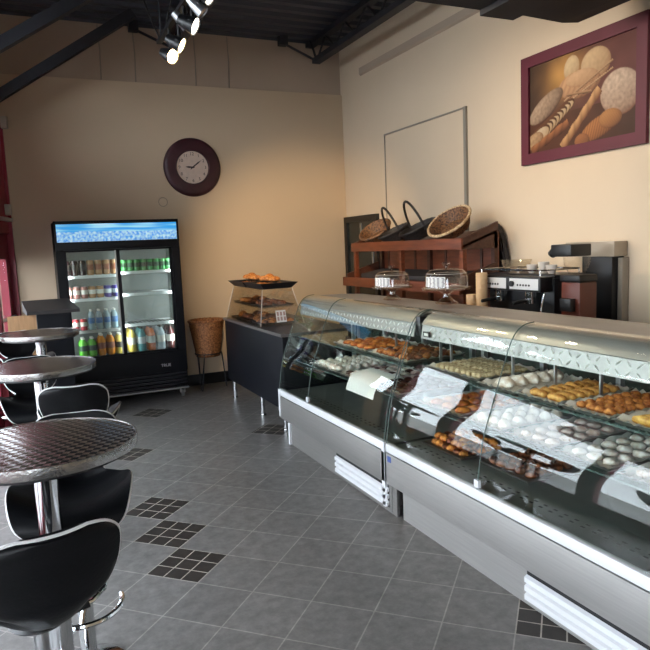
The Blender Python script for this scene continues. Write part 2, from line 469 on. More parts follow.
# dark duct crossing to the right wall
b = MB()
b.prism([(1.5, 3.0), (2.69, 3.0), (2.69, 2.965), (2.95, 2.965), (2.95, 3.005), (3.36, 2.99), (3.50, 3.005), (3.60, 3.07), (3.67, 3.17), (3.72, 3.45), (1.5, 3.45)], 2.95, 3.4, 'y')
struct(b.build('trim_6', M['bracket'], smooth=False), 'dark grey duct box hung under the ceiling by the right wall', 'duct')
b = MB(); b.box(1.7, 1.74, 3.1, 3.14, 3.45, ZC).box(3.3, 3.34, 3.1, 3.14, 3.45, ZC)
struct(b.build('trim_7', M['iron'], smooth=False), 'hangers of the dark grey duct', 'duct')
# conduit rectangle on the right wall
b = MB()
b.box(XR-.012, XR, 5.11, 6.62, 2.815, 2.83); b.box(XR-.022, XR, 5.09, 5.13, 1.2, 2.83); b.box(XR-.01, XR, 6.61, 6.62, 1.2, 2.83)
struct(b.build('trim_8', M['conduit'], smooth=False), 'thin grey trim outlining a rectangle on the right wall', 'trim')
# faint ring mark on back wall
b = MB(); b.tube([(1.519+.05*math.cos(t*PI/12), YB-.041, 2.175+.05*math.sin(t*PI/12)) for t in range(24)], .003, 5, True)
tag(b.build('wall_hook_ring', M['conduit']), 'faint thin ring mark on the back wall below the clock', 'ring')
# dark door in the right wall by the corner
f = MB(); f.box(XR-.05, XR, 6.80, 6.87, .0, 1.95).box(XR-.05, XR, 7.57, 7.645, 0, 1.95).box(XR-.05, XR, 6.87, 7.57, 1.88, 1.95).box(XR-.05, XR, 6.87, 7.57, 0, .2)
do = struct(f.build('door_2', M['black'], smooth=False), 'black framed dark door in the right wall near the back corner', 'door')
g = MB(); g.box(XR-.03, XR-.005, 6.87, 7.57, .2, 1.88); g.build('panel', mat('dark_door_panel', '18201f', .25), do, smooth=False)
g = MB(); g.box(XR-.04, XR-.03, 7.2, 7.225, 1.55, 1.86).box(XR-.04, XR-.03, 6.92, 6.94, 1.25, 1.5); g.build('edge_strip', M['alu'], do, smooth=False)
# pavement outside the storefront
b = MB(); b.box(-30, 30, -30, 30, -.4, -.12)
struct(b.build('ground', mat('pavement', '8c8a86', .9, var=.1)), 'grey pavement outside the shop', 'ground')

# ------------------------------------------------------------------ drinks fridge
FX, FY = .93, 7.365
def fridge():
    t = thing('drinks_fridge', 'tall black two-door glass drinks fridge with blue lit header against the back wall', 'fridge', (FX, FY, 0))
    hw, f, bk = .625, -.245, .29
    c = MB()
    c.box(-hw, -hw+.05, f+.03, bk, .1, 1.95).box(hw-.05, hw, f+.03, bk, .1, 1.95).box(-hw, hw, bk-.05, bk, .1, 1.95)
    c.box(-hw, hw, f+.03, bk, 1.66, 1.95).box(-hw, hw, f+.03, bk, .1, .53)
    c.box(-hw, hw, f, f+.03, .30, .53, .006)                                   # lower front panel
    c.box(-hw, hw, f, f+.03, 1.66, 1.74, .004)
    c.box(-hw, hw, f-.005, f+.03, 1.925, 1.955).box(-hw, -hw+.022, f-.005, f+.03, 1.72, 1.955).box(hw-.022, hw, f-.005, f+.03, 1.72, 1.955)
    c.box(-hw, -hw+.075, f, f+.03, .53, 1.66).box(hw-.085, hw, f, f+.03, .53, 1.66)
    c.build('cabinet', M['fridgeblack'], t)
    l = MB()
    l.box(-hw+.05, hw-.05, bk-.056, bk-.05, .53, 1.66).box(-hw+.05, -hw+.056, f+.05, bk-.056, .53, 1.66).box(hw-.056, hw-.05, f+.05, bk-.056, .53, 1.66)
    l.box(-hw+.05, hw-.05, f+.05, bk-.05, .53, .536).box(-hw+.05, hw-.05, f+.05, bk-.05, 1.654, 1.66)
    l.build('interior_liner', mat('fridge_liner', '747979', .4), t, smooth=False)
    # header picture: blue sky over splashing water and ice
    g = MB(); NX, NZ = 150, 26
    vs = [[g._v((-hw+.022+(2*hw-.044)*i/NX, f-.004, 1.742+.18*j/NZ)) for j in range(NZ+1)] for i in range(NX+1)]
    for i in range(NX):
        for j in range(NZ): g._f([vs[i][j], vs[i+1][j], vs[i+1][j+1], vs[i][j+1]])
    h = g.build('header_sign', attrmat('fridge_header_print', .2, .8), t, smooth=False)
    at = h.data.color_attributes.new('print', 'FLOAT_COLOR', 'POINT')
    for i, v in enumerate(h.data.vertices):
        u = v.co.x*2; k = (v.co.z-1.742)/.18
        n1 = noise.noise((u*2.2, k*5, 1)); n2 = noise.noise((u*22, k*7, 2)); n3 = noise.noise((u*45, k*13, 5))
        if k > .55+.06*n1:
            c0 = Vector((.03, .30, .66)).lerp(Vector((.40, .72, .90)), max(0, min(1, .25+1.3*noise.noise((u*1.5+k, k*8, 3)))))
        else:
            c0 = Vector((.05, .27, .58)).lerp(Vector((.62, .80, .92)), max(0, min(1, .32+.7*n2+.35*n3)))
        if k < .1: c0 = c0*.9
        at.data[i].color = (c0.x, c0.y, c0.z, 1)
    # shelves
    for x0, x1, zs in ((-.57, -.025, (1.395, 1.155, .82)), (.0, .565, (1.415, 1.18, .85))):
        for z in zs:
            s = MB(); n = 14
            for k in range(n): x = x0+.01+(x1-x0-.02)*k/(n-1); s.cyl((x, f+.10, z-.006), (x, bk-.06, z-.006), .003, n=6)
            s.box(x0, x1, bk-.075, bk-.06, z-.012, z-.002)
            sh = s.build('shelf', M['alu'], t)
            e = MB(); e.box(x0, x1, f+.083, f+.098, z-.03, z+.002, .002); e.build('price_rail', M['rail'], sh)
    # sliding doors
    for x0, x1, yy in ((-.555, -.01, f+.008), (-.03, .545, f+.03)):
        d = MB(); y0, y1 = yy, yy+.02
        d.box(x0, x0+.028, y0, y1, .535, 1.655).box(x1-.03, x1, y0, y1, .535, 1.655).box(x0, x1, y0, y1, .53, .55).box(x0, x1, y0, y1, 1.64, 1.658)
        dd = d.build('door', M['fridgeblack'], t, smooth=False)
        p = MB(); p.box(x0+.028, x1-.03, y0+.008, y0+.013, .55, 1.64); p.build('door_glass', M['glass'], dd, smooth=False)
        if x0 < -.5:
            k = MB(); k.box(x1-.045, x1-.031, y0-.004, y1, .55, 1.645); k.build('door_handle', M['alu'], dd, smooth=False)
    # grille
    g = MB(); g.box(-hw+.01, hw-.01, f+.05, f+.07, .1, .30)
    for k in range(5): z = .115+k*.038; g.box(-hw+.01, hw-.01, f+.005, f+.04, z, z+.016)
    g.build('vent_grille', mat('grille_black', '24242a', .3, .3), t, smooth=False)
    g = MB(); g.box(-hw, hw, f-.002, f+.03, .095, .112); g.build('bottom_rail', M['alu'], t, smooth=False)
    for sx in (-1, 1):
        for y in (f+.06, bk-.06):
            g = MB(); x = sx*(hw-.06)
            g.cyl((x-.012, y, .045), (x+.012, y, .045), .045, n=20).box(x-.028, x-.018, y-.02, y+.02, .04, .1).box(x+.018, x+.028, y-.02, y+.02, .04, .1)
            g.build('caster', M['alu'], t)
    link('lettering', text_mesh('lettering', 'TRUE', .045, M['piping']), t, (.39, f-.001, .375), (PI/2, 0, 0))
fridge()
for lx in (-.53, .0, .53):      # upright lamps behind the door frames
    la = bpy.data.lights.new('fridge_lamp', 'AREA'); la.shape = 'RECTANGLE'; la.size = .03; la.size_y = 1.05; la.energy = 3; la.color = (.95, .98, 1)
    lo = bpy.data.objects.new('fridge_lamp', la); COL.objects.link(lo); lo.location = (FX+lx, FY-.187, 1.1); lo.rotation_euler = (R(90), 0, 0)

def can_mesh(name, body, band=None, tall=False):
    h = .155 if tall else .122; r = .033
    b = MB(); b.lathe([(0, 0), (r*.8, 0), (r, .008), (r, h*.35)], 18)
    b.mi = 1; b.lathe([(r, h*.35), (r, h*.72)], 18)
    b.mi = 0; b.lathe([(r, h*.72), (r, h-.012), (r*.8, h)], 18)
    b.mi = 2; b.lathe([(r*.8, h), (r*.74, h-.004), (0, h-.004)], 18)
    return b.mesh(name, [body, band or body, M['alu']])
def bottle_mesh(name, liquid, label, cap, h=.23, r=.034):
    b = MB(); b.lathe([(0, 0), (r*.8, 0), (r, .01), (r, h*.32)], 18); b.mi = 1; b.lathe([(r, h*.32), (r*1.01, h*.32), (r*1.01, h*.6), (r, h*.6)], 18)
    b.mi = 0; b.lathe([(r, h*.6), (r, h*.68), (r*.85, h*.78), (r*.4, h*.9), (r*.36, h*.93)], 18)
    b.mi = 2; b.lathe([(r*.42, h*.92), (r*.42, h), (0, h)], 14)
    return b.mesh(name, [liquid, label, cap])
def drink(name, me, label, cat, group, x, y, z, rz=0):
    o = link(name, me, None, (FX+x, FY+y, z), (0, 0, rz)); return tag(o, label, cat, group)
mm = lambda n, c, **k: mat(n, c, k.pop('rough', .25), **k)
tan, dark, pinkc, purp, redc, green = [mm('can_'+n, c) for n, c in (('tan', 'b08560'), ('dark', '2a1c20'), ('pink', 'b07a74'), ('purple', '4a3f8e'), ('red', 'a8303a'), ('green', '3f8a4c'))]
lab = {k: mm('label_'+k, c, rough=.5) for k, c in dict(white='d8d4cc', blue='4a78b0', brown='8a4a2a', green='123a22', pale='cdd6da', yellow='d8b43a', black='2a2522').items()}
liq = {k: mm('drink_'+k, c, rough=.12, coat=.5) for k, c in dict(water='9fb4be', lime='5fbf3a', orange='e08a28', yellow='d8c060', teal='5fa0a8', clear='b8c4cc', cola='4a1f20', amber='c86a3a').items()}
can_dark = can_mesh('tall_can_dark', dark, lab['black'], True); can_tan = can_mesh('tall_can_tan', tan, lab['brown'], True)
can_pink = can_mesh('can_pink', pinkc, lab['white']); can_purple = can_mesh('can_purple', purp, lab['pale']); can_red = can_mesh('can_red', redc, lab['white']); can_green = can_mesh('can_green', green, lab['green'])
can_beige = can_mesh('can_beige', tan, lab['white'])
wat = bottle_mesh('water_bottle', liq['water'], lab['blue'], lab['white'], .21, .031)
for k in range(7):
    x = -.53+k*.079
    for row in range(2):
        y = -.108+row*.085
        rowt = 'front' if row == 0 else 'second'
        if k < 3: drink('tall_can', can_dark, 'dark tall can, %s row of the top left fridge shelf' % rowt, 'can', 'dark cans on the top left fridge shelf, %s row' % rowt, x, y, 1.396, k)
        else: drink('tall_can', can_tan, 'tan and brown tall can, %s row of the top left fridge shelf' % rowt, 'can', 'tan cans on the top left fridge shelf, %s row' % rowt, x, y, 1.396, k)
        m_, cn = ((can_pink, 'pinkish') if k < 3 else (can_beige, 'beige') if k < 5 else (can_purple, 'purple'))
        drink('drink_can', m_, '%s can, %s row of the second left fridge shelf' % (cn, rowt), 'can', '%s cans on the second left fridge shelf, %s row' % (cn, rowt), x, y, 1.156, k)
for k in range(6):
    if k < 2:
        drink('drink_can', can_red, ('red can by the left edge of the third fridge shelf', 'red can between another red can and the water bottles')[k], 'can', None, -.485+k*.078, -.108, .821, k)
    else:
        for row in range(2):
            rowt = 'front' if row == 0 else 'second'
            drink('water_bottle', wat, 'clear water bottle with blue label, %s row of the third fridge shelf' % rowt, 'bottle', 'water bottles on the third fridge shelf, %s row' % rowt, -.325+(k-2)*.078, -.108+row*.08, .821, k)
lime = bottle_mesh('lime_bottle', liq['lime'], lab['green'], lab['white'], .2, .045); ora = bottle_mesh('orange_bottle', liq['orange'], lab['brown'], lab['white'], .23, .042); yel = bottle_mesh('yellow_bottle', liq['yellow'], lab['black'], lab['white'], .22, .042)
for k, (m_, cn) in enumerate(((lime, 'bright green'), (lime, 'bright green'), (ora, 'orange'), (ora, 'orange'), (yel, 'yellow'))):
    for row in range(2):
        rowt = 'front' if row == 0 else 'second'
        drink('juice_bottle', m_, '%s juice bottle, %s row at the bottom left of the fridge' % (cn, rowt), 'bottle', '%s juice bottles at the bottom of the fridge, %s row' % (cn, rowt), -.43+k*.093, -.098+row*.1, .537, k)
for k in range(8):
    for row in range(2):
        rowt = 'front' if row == 0 else 'second'
        drink('drink_can', can_green, 'green can, %s row of the top right fridge shelf' % rowt, 'can', 'green cans on the top right fridge shelf, %s row' % rowt, .045+k*.068, -.098+row*.085, 1.416, k*.7)
for k, (q, cn) in enumerate((('yellow', 'pale yellow'), ('teal', 'teal'), ('amber', 'orange red'), ('clear', 'clear'), ('cola', 'dark red'))):
    m_ = bottle_mesh('soda_%s' % q, liq[q], lab['white' if k != 1 else 'pale'], lab['black'], .27, .043)
    for row in range(3):
        rowt = ('front', 'second', 'third')[row]
        drink('soda_bottle', m_, '%s soda bottle, %s row at the bottom right of the fridge' % (cn, rowt), 'bottle', None, .07+k*.104, -.108+row*.1, .537, k)

# ------------------------------------------------------------------ clock
t = thing('wall_clock', 'round wall clock with wide dark maroon rim and pale face on the back wall', 'clock', (1.885, YB-.04, 2.567))
b = MB(); b.lathe([(.185, -.012), (.19, -.03), (.2, -.04), (.23, -.035), (.29, -.045), (.325, -.03), (.335, -.012), (.335, 0)], 56, axis='y')
b.build('rim', M['maroon'], t)
b = MB(); b.lathe([(0, -.012), (.19, -.012)], 48, axis='y'); b.build('face', M['clockface'], t)
for k in range(12):
    a = R(90-30*(k+1)); link('numeral', text_mesh('numeral', str(k+1), .05, M['ink'], .0006), t, (.152*math.cos(a), -.0135, .152*math.sin(a)), (PI/2, 0, 0))
for nm, dg, l, tl, wd in (('minute_hand', 38, .14, .04, .007), ('hour_hand', 176, .085, .03, .009)):
    b = MB(); b.prism([(-tl, -wd*.8), (-tl*.4, wd), (l*.6, wd*1.1), (l, 0), (l*.6, -wd*1.1), (-tl*.4, -wd)], -.001, .001, 'y')
    o = b.build(nm, M['ink'], t, smooth=False); o.rotation_euler = (0, -R(dg), 0); o.location = (0, -.017, 0)
b = MB(); b.lathe([(0, -.02), (.01, -.02), (.01, -.012)], 14, axis='y'); b.build('hub', M['ink'], t)

# ------------------------------------------------------------------ bakery picture
def picture():
    t = thing('framed_picture', 'large bakery photo of loaves in a maroon frame on the right wall', 'picture', (XR, 3.735, 2.615))
    H, W, fw = .425, .60, .085
    b = MB()
    for q in (((-W, -H), (W, -H), (W-fw, -H+fw), (-W+fw, -H+fw)), ((-W, H), (-W+fw, H-fw), (W-fw, H-fw), (W, H)), ((-W, -H), (-W+fw, -H+fw), (-W+fw, H-fw), (-W, H)), ((W, -H), (W, H), (W-fw, H-fw), (W-fw, -H+fw))):
        pts = [(-.001, y, z) for y, z in q]+[(-.032, y, z) for y, z in q]
        b.hexa(pts)
    b.build('frame', M['picframe'], t, smooth=False)
    g = MB(); NX, NZ = 190, 116; hw, hh = W-fw, H-fw
    vs = [[g._v((-.012, hw-2*hw*i/NX, hh-2*hh*j/NZ)) for j in range(NZ+1)] for i in range(NX+1)]   # u runs toward -Y
    for i in range(NX):
        for j in range(NZ): g._f([vs[i][j], vs[i][j+1], vs[i+1][j+1], vs[i+1][j]])
    o = g.build('print', attrmat('bakery_print', .55, 0, .25), t, smooth=False)
    at = o.data.color_attributes.new('print', 'FLOAT_COLOR', 'POINT')
    AS = 1.52
    def C(h): return Vector(lin(h)[:3])
    shapes = []   # (kind, params) painted back to front
    def ell(u, v, ru, rv, ang, c1, c2, tex=0, lightdir=(-.5, -.7)): shapes.append(('e', u*AS, v, ru*AS, rv, R(ang), C(c1), C(c2), tex, lightdir))
    def bar(u0, v0, u1, v1, wd, c1, c2, tex): shapes.append(('b', u0*AS, v0, u1*AS, v1, wd, C(c1), C(c2), tex))
    ell(.65, .2, .135, .17, 0, 'e8c492', '8a5832', 1); ell(.43, .17, .075, .14, 10, 'f0d2a0', '9a6a3c', 0)
    ell(.50, .36, .20, .15, 0, 'd9a574', '6a3d26', 3); ell(.52, .30, .15, .09, 0, 'e6b888', '9a6a44', 0)
    bar(.36, .5, .80, .22, .012, 'c49a70', '6a4226', 0); bar(.40, .52, .80, .30, .01, 'd0a67a', '6a4226', 0); bar(.38, .44, .62, .47, .014, 'b88a60', '5a3a24', 0)
    ell(.17, .50, .20, .12, -28, 'c9a888', '4e2f20', 2); ell(.86, .56, .17, .235, 12, 'dcbfa2', '7a4a30', 2)
    for k in range(8):
        f = k/7; ell(.38-.27*f, .56+.24*f, .085+.03*f, .062+.03*f, -24, '7a4a28', '3c2212', 0); ell(.382-.27*f, .572+.24*f, .074+.028*f, .046+.03*f, -24, 'e0c6a2', 'b08a5e', 0)
    ell(.05, .86, .1, .09, -20, 'd8ae7e', '70401f', 2)
    bar(.02, .98, .40, .74, .05, 'a8683a', '4a2414', 3)
    ell(.69, .86, .18, .11, -18, 'c07a3e', '5a2c14', 4); ell(.78, .80, .1, .1, 0, 'cc8a4a', '5a2c14', 4); ell(.53, .97, .07, .08, 0, 'b87440', '4a2412', 4)
    bar(.34, 1.0, .69, .47, .05, 'd09a62', '6a3a1e', 3)
    for i, v in enumerate(o.data.vertices):
        u = (hw-v.co.y)/(2*hw); w_ = (hh-v.co.z)/(2*hh); x = u*AS
        n = noise.noise((x*6, w_*6, 0)); nf = noise.noise((x*28, w_*28, 3)); nn = noise.noise((x*70, w_*70, 9))
        c = C('4a3426').lerp(C('6e3a33'), min(1, u*1.1))
        if w_ > .62: c = C('5e3520').lerp(C('4a2a1c'), u)
        gl = math.exp(-((x-.36*AS)**2/.07+(w_-.2)**2/.05)); c = c.lerp(C('e0a44e'), .85*gl)
        c = c*(1+.25*n)
        for s in shapes:
            if s[0] == 'e':
                _, cx, cy, ru, rv, a, c1, c2, tex, ld = s
                dx, dy = x-cx, w_-cy; ca, sa = math.cos(a), math.sin(a)
                p, q = (dx*ca+dy*sa)/ru, (-dx*sa+dy*ca)/rv; r2 = p*p+q*q
                if r2 < 1:
                    sh = max(0, min(1, .62+.42*(p*ld[0]+q*ld[1])-.30*r2**3))
                    cc = c2.lerp(c1, sh)
                    if tex == 2: cc = cc*(1+.32*nf+.12*nn)
                    elif tex == 3: cc = cc*(.85+.35*abs(math.sin(40*x+25*w_)))
                    elif tex == 4: cc = cc*(.65+.5*abs(math.sin(22*p+6*q)))
                    else: cc = cc*(1+.12*nf)
                    c = cc if r2 < .92 else c.lerp(cc, (1-r2)/.08)
            else:
                _, x0, y0, x1, y1, wd, c1, c2, tex = s
                d = Vector((x1-x0, y1-y0)); l = d.length; d /= l
                tt = (x-x0)*d.x+(w_-y0)*d.y; dd = -(x-x0)*d.y+(w_-y0)*d.x
                if 0 < tt < l and abs(dd) < wd*(1+.12*math.sin(tt*30)):
                    cc = c2.lerp(c1, max(0, min(1, .6-.6*dd/wd)))
                    if tex: cc = cc*(.75+.4*abs(math.sin(tt*24+dd*20)))
                    c = cc
        g_ = (c.x+c.y+c.z)/3; c = (c*.92+Vector((g_, g_, g_))*.08)*.72
        at.data[i].color = (max(0, c.x), max(0, c.y), max(0, c.z), 1)
picture()

# ------------------------------------------------------------------ track lights
t = thing('light_track', 'black ceiling track carrying the spotlights, hung on thin rods', 'track light', (1.2, 0, 0))
b = MB(); b.box(-.02, .02, 3.4, 5.75, 3.34, 3.37); b.build('rail', M['black'], t, smooth=False)
for y in (3.7, 4.9, 5.65):
    b = MB(); b.cyl((0, y, 3.37), (0, y, 4.09), .006, n=8); b.build('rod', M['iron'], t)
b = MB(); b.tube([(-.02, 5.65, 3.37), (-.06, 5.8, 3.6), (-.14, 5.85, 3.9), (-.1, 5.9, 4.09)], .006, 6).tube([(.0, 5.5, 3.37), (.06, 5.45, 3.6), (-.02, 5.4, 3.85), (-.0, 5.4, 4.09)], .006, 6); b.build('cable', M['rubber'], t)
lampw = emit('spot_lens_warm', 'ffd9a0', 14); lampc = emit('spot_lens_white', 'fff2e0', 14); lampoff = mat('spot_lens_off', 'a0a0a4', .15, .8)
spots = ((5.34, 3.13, 'w', 'lit amber spotlight at the far end of the ceiling track', (.55, -.85, -.5)),
         (5.02, 3.12, 'w', 'lit warm spotlight, second from the far end of the track', (.85, -.45, -.55)),
         (4.83, 3.20, 'o', 'small unlit silver spotlight between two lit ones on the track', (.8, -.1, -.8)),
         (4.60, 3.13, 'c', 'lit white spotlight beside the small unlit silver spotlight', (.85, -.5, -.5)),
         (4.39, 3.15, 'o', 'unlit silver spotlight between two lit white ones on the track', (.7, -.3, -.8)),
         (4.17, 3.18, 'c', 'lit white spotlight cut by the top edge of the photo', (.75, -.45, -.6)))
for y, z, kd, labl, dr in spots:
    d = Vector(dr).normalized(); r = .06 if kd != 'o' else .045
    t = thing('track_spotlight', labl, 'spotlight', (1.2, y, 3.34))
    o = Vector((.02, 0, z-3.34))
    b = MB(); b.cyl((0, 0, -.002), (0, 0, z-3.34+.05), .012, n=10).tube([(0, 0, z-3.34+.06), o-d*.07+Vector((0, .055, 0)), o-d*.05+Vector((0, .055, 0))], .006, 6).tube([(0, 0, z-3.34+.06), o-d*.07-Vector((0, .055, 0)), o-d*.05-Vector((0, .055, 0))], .006, 6)
    b.build('stem', M['black'], t)
    b = MB(); b.cyl(o-d*.13, o-d*.07, r*.55, r*.8, 18).cyl(o-d*.07, o, r*.8, r, 18, caps=False); b.build('lamp_shade', M['black'] if kd != 'o' else M['alu'], t)
    b = MB(); b.cyl(o-d*.012, o-d*.008, r*.9, r*.9, 20); b.build('lens', {'w': lampw, 'c': lampc, 'o': lampoff}[kd], t)
    if kd != 'o':
        l = bpy.data.lights.new('spot_lamp', 'SPOT'); l.energy = 42; l.spot_size = R(95); l.spot_blend = .8; l.shadow_soft_size = .05
        l.color = (1, .74, .46) if kd == 'w' else (1, .82, .6)
        q = bpy.data.objects.new('spot_lamp', l); COL.objects.link(q); q.location = Vector((1.2, y, 3.34))+o+d*.01
        q.rotation_euler = d.to_track_quat('-Z', 'Y').to_euler()

# ------------------------------------------------------------------ pastry kinds
def lump(name, matr, fn, seg=14, rings=8):
    """a sphere pushed around by fn(unit vector) -> point"""
    b = MB(); b.sphere((0, 0, 0), 1, seg=seg, rings=rings)
    for v in b.bm.verts: v.co = Vector(fn(v.co.normalized()))
    return b.mesh(name, matr, angle=70)
def pastrymat(name, c1, c2, scale=30, rough=.55):
    m, nt, out = newmat(name)
    p = N(nt, 'ShaderNodeBsdfPrincipled', Roughness=rough); tc = N(nt, 'ShaderNodeTexCoord')
    w = N(nt, 'ShaderNodeTexNoise', Scale=float(scale), Detail=3.0); rp = N(nt, 'ShaderNodeValToRGB')
    rp.color_ramp.elements[0].color = lin(c1); rp.color_ramp.elements[1].color = lin(c2)
    rp.color_ramp.elements[0].position = .38; rp.color_ramp.elements[1].position = .62
    nt.links.new(tc.outputs['Object'], w.inputs['Vector']); nt.links.new(w.outputs['Fac'], rp.inputs[0])
    nt.links.new(rp.outputs[0], p.inputs['Base Color']); nt.links.new(p.outputs[0], out.inputs[0]); return m
P_white = pastrymat('icing_white', 'd8c7b4', 'f4efe8'); P_gold = pastrymat('golden_crust', 'a86a26', 'e0b060'); P_amber = pastrymat('amber_crust', '8a4a1c', 'd08a44', 45)
P_brown = pastrymat('brown_crust', '4a2414', '8a4e2a'); P_choc = pastrymat('chocolate', '24140f', '4a2c20', 50); P_yellow = pastrymat('yellow_crust', 'b07a2c', 'ecc468', 25)
P_pink = pastrymat('pale_pink_icing', 'c8a898', 'e8d8d0'); P_cream = pastrymat('cream_bar', 'a8946c', 'ddd0ac', 60); P_orange = pastrymat('orange_crust', 'a04c18', 'd88a3c', 40)
def croissant(name, m_, L=.075, r=.032):
    def fn(n):
        t = n.x; ang = t*1.0; rr = r*(1-abs(t)**2.2*.75)*(1+.17*math.cos(t*17))
        return (L*math.sin(ang)*1.15, rr*n.y*1.1+.022*(1-math.cos(ang))*2, max(-r*.62, rr*n.z))
    return lump(name, m_, fn, 30, 20)
def bun(name, m_, r=.036, flat=.62, k=.12): 
    return lump(name, m_, lambda n: (r*n.x*(1+k*noise.noise(n*2.3)), r*n.y*(1+k*noise.noise(n*2.1+Vector((5, 0, 0)))), max(-r*flat*.55, r*flat*n.z*(1+k*noise.noise(n*3)))))
def swirl(name, m_, r=.036): 
    return lump(name, m_, lambda n: (r*n.x*(1+.06*math.sin(6*math.atan2(n.y, n.x))), r*n.y*(1+.06*math.sin(6*math.atan2(n.y, n.x))), max(-r*.4, r*.85*n.z*(1+.15*math.sin(9*n.z)))), 18, 12)
def bar_(name, m_, lx=.09, ly=.028, h=.024):
    def fn(n):
        sx = math.copysign(abs(n.x)**.45, n.x); sy = math.copysign(abs(n.y)**.6, n.y)
        return (lx*sx, ly*sy*(1+.07*math.sin(sx*14)), max(-h*.6, h*n.z*(1+.16*math.sin(sx*14))))
    return lump(name, m_, fn, 22, 12)
def nugget(name, m_, r=.026):
    return lump(name, m_, lambda n: (r*1.2*n.x*(1+.3*noise.noise(n*2+Vector((9, 0, 0)))), r*n.y*(1+.3*noise.noise(n*2.4)), max(-r*.5, r*.75*n.z*(1+.35*noise.noise(n*3+Vector((0, 4, 0)))))), 12, 8)
MESHLOW = {}
def low(me):
    if me.name not in MESHLOW: MESHLOW[me.name] = -min(v.co.z for v in me.vertices)
    return MESHLOW[me.name]
def pastry(name, me, label, group, x, y, z, rz=0, sc=1, cat='pastry'):
    o = link(name, me, None, (x, y, z+low(me)*sc+.0005), (0, 0, rz)); o.scale = (sc, sc, sc)
    return tag(o, label, cat, group)
traysteel = mat('tray_steel', '8f8d88', .3, .8); trayblack = mat('tray_black', '15161a', .4)
def tray(x0, x1, y0, y1, z, label, group=None, m_=None, paper=True, rim=.016):
    cx, cy = (x0+x1)/2, (y0+y1)/2; t = thing('pastry_tray', label, 'tray', (cx, cy, z), group=group)
    a, b_ = (x1-x0)/2, (y1-y0)/2; m = MB()
    m.box(-a+.012, a-.012, -b_+.012, b_-.012, 0, .004)
    for q in (((-a, -b_), (a, -b_), (a-.012, -b_+.012), (-a+.012, -b_+.012)), ((-a+.012, b_-.012), (a-.012, b_-.012), (a, b_), (-a, b_)), ((-a, -b_), (-a+.012, -b_+.012), (-a+.012, b_-.012), (-a, b_)), ((a-.012, -b_+.012), (a, -b_), (a, b_), (a-.012, b_-.012))):
        lo_ = [(x*(a-.012)/a if abs(x) > a-.011 else x, y*(b_-.012)/b_ if abs(y) > b_-.011 else y, .0) for x, y in q]
        m.hexa([(p[0], p[1], 0) for p in lo_]+[(p[0], p[1], rim if (abs(p[0]) > a-.011 or abs(p[1]) > b_-.011) else .004) for p in q])
    m.build('dish', m_ or traysteel, t, smooth=False)
    if paper:
        g = MB(); n = 40; ring = []; ring2 = []
        per = [(-a, -b_, a, -b_), (a, -b_, a, b_), (a, b_, -a, b_), (-a, b_, -a, -b_)]
        for xa, ya, xb, yb in per:
            for i in range(n//4+4):
                f = i/(n//4+4); x = xa+(xb-xa)*f; y = ya+(yb-ya)*f; wv = .006*math.sin(i*2.6+xa*9)
                ring.append(g._v((x*1.045, y*1.015, rim+.007+wv*1.3))); ring2.append(g._v((x*.86, y*.9, .006)))
        L = len(ring)
        for i in range(L): g._f([ring[i], ring[(i+1) % L], ring2[(i+1) % L], ring2[i]])
        g._f(ring2); g.build('paper_liner', M['paper'], t)
    return z+.0065
def fill(name, mes, label, group, x0, x1, y0, y1, z, nx, ny, rz=0, jr=.25, sc=1, jit=.003, layers=1):
    x0 += .01; x1 -= .01; y0 += .008; y1 -= .008; sc *= .94
    for l in range(layers):
        for i in range(nx-(1 if l else 0)):
            for j in range(ny):
                me = random.choice(mes)
                x = x0+(x1-x0)*(i+.5+(.5 if l else 0))/nx; y = y0+(y1-y0)*(j+.5)/ny
                pastry(name, me, label, group, x+random.uniform(-jit, jit), y+random.uniform(-jit, jit), z+l*.03, rz+random.uniform(-jr, jr), sc*random.uniform(.92, 1.06))

# ------------------------------------------------------------------ curved glass display cases
def crom(P, n=8):
    out = []
    for i in range(len(P)-1):
        p0, p1, p2, p3 = Vector(P[max(i-1, 0)]), Vector(P[i]), Vector(P[i+1]), Vector(P[min(i+2, len(P)-1)])
        for k in range(n):
            s = k/n; out.append(.5*((2*p1)+(p2-p0)*s+(2*p0-5*p1+4*p2-p3)*s*s+(3*p1-p0-3*p2+p3)*s**3))
    return out+[Vector(P[-1])]
GP = crom([(1.848, .43), (1.888, .66), (1.952, .84), (2.012, 1.0), (2.070, 1.13), (2.13, 1.182), (2.20, 1.195)])
def diamond_plate(b, x0, z0, x1, z1, y0, y1):
    """raised lozenges over a sloped strip"""
    d = Vector((x1-x0, 0, z1-z0)); L = d.length; d /= L; nrm = Vector((-d.z, 0, d.x))
    if nrm.x > 0: nrm = -nrm
    p = .05; rows = 2; k = 0; y = y0+p/2
    while y < y1-p/2:
        for r in range(rows):
            o = Vector((x0, y, z0))+d*(L*(r+.5)/rows)
            s = 1 if (k+r) % 2 else -1
            u = (d*.7+Vector((0, s*.7, 0))).normalized(); w = u.cross(nrm)
            q = [o+u*.019, o+w*.0055, o-u*.019, o-w*.0055]
            vs = [b._v(v+nrm*.0005) for v in q]; top = b._v(o+nrm*.006)
            for i in range(4): b._f([vs[i], vs[(i+1) % 4], top])
        y += p; k += 1
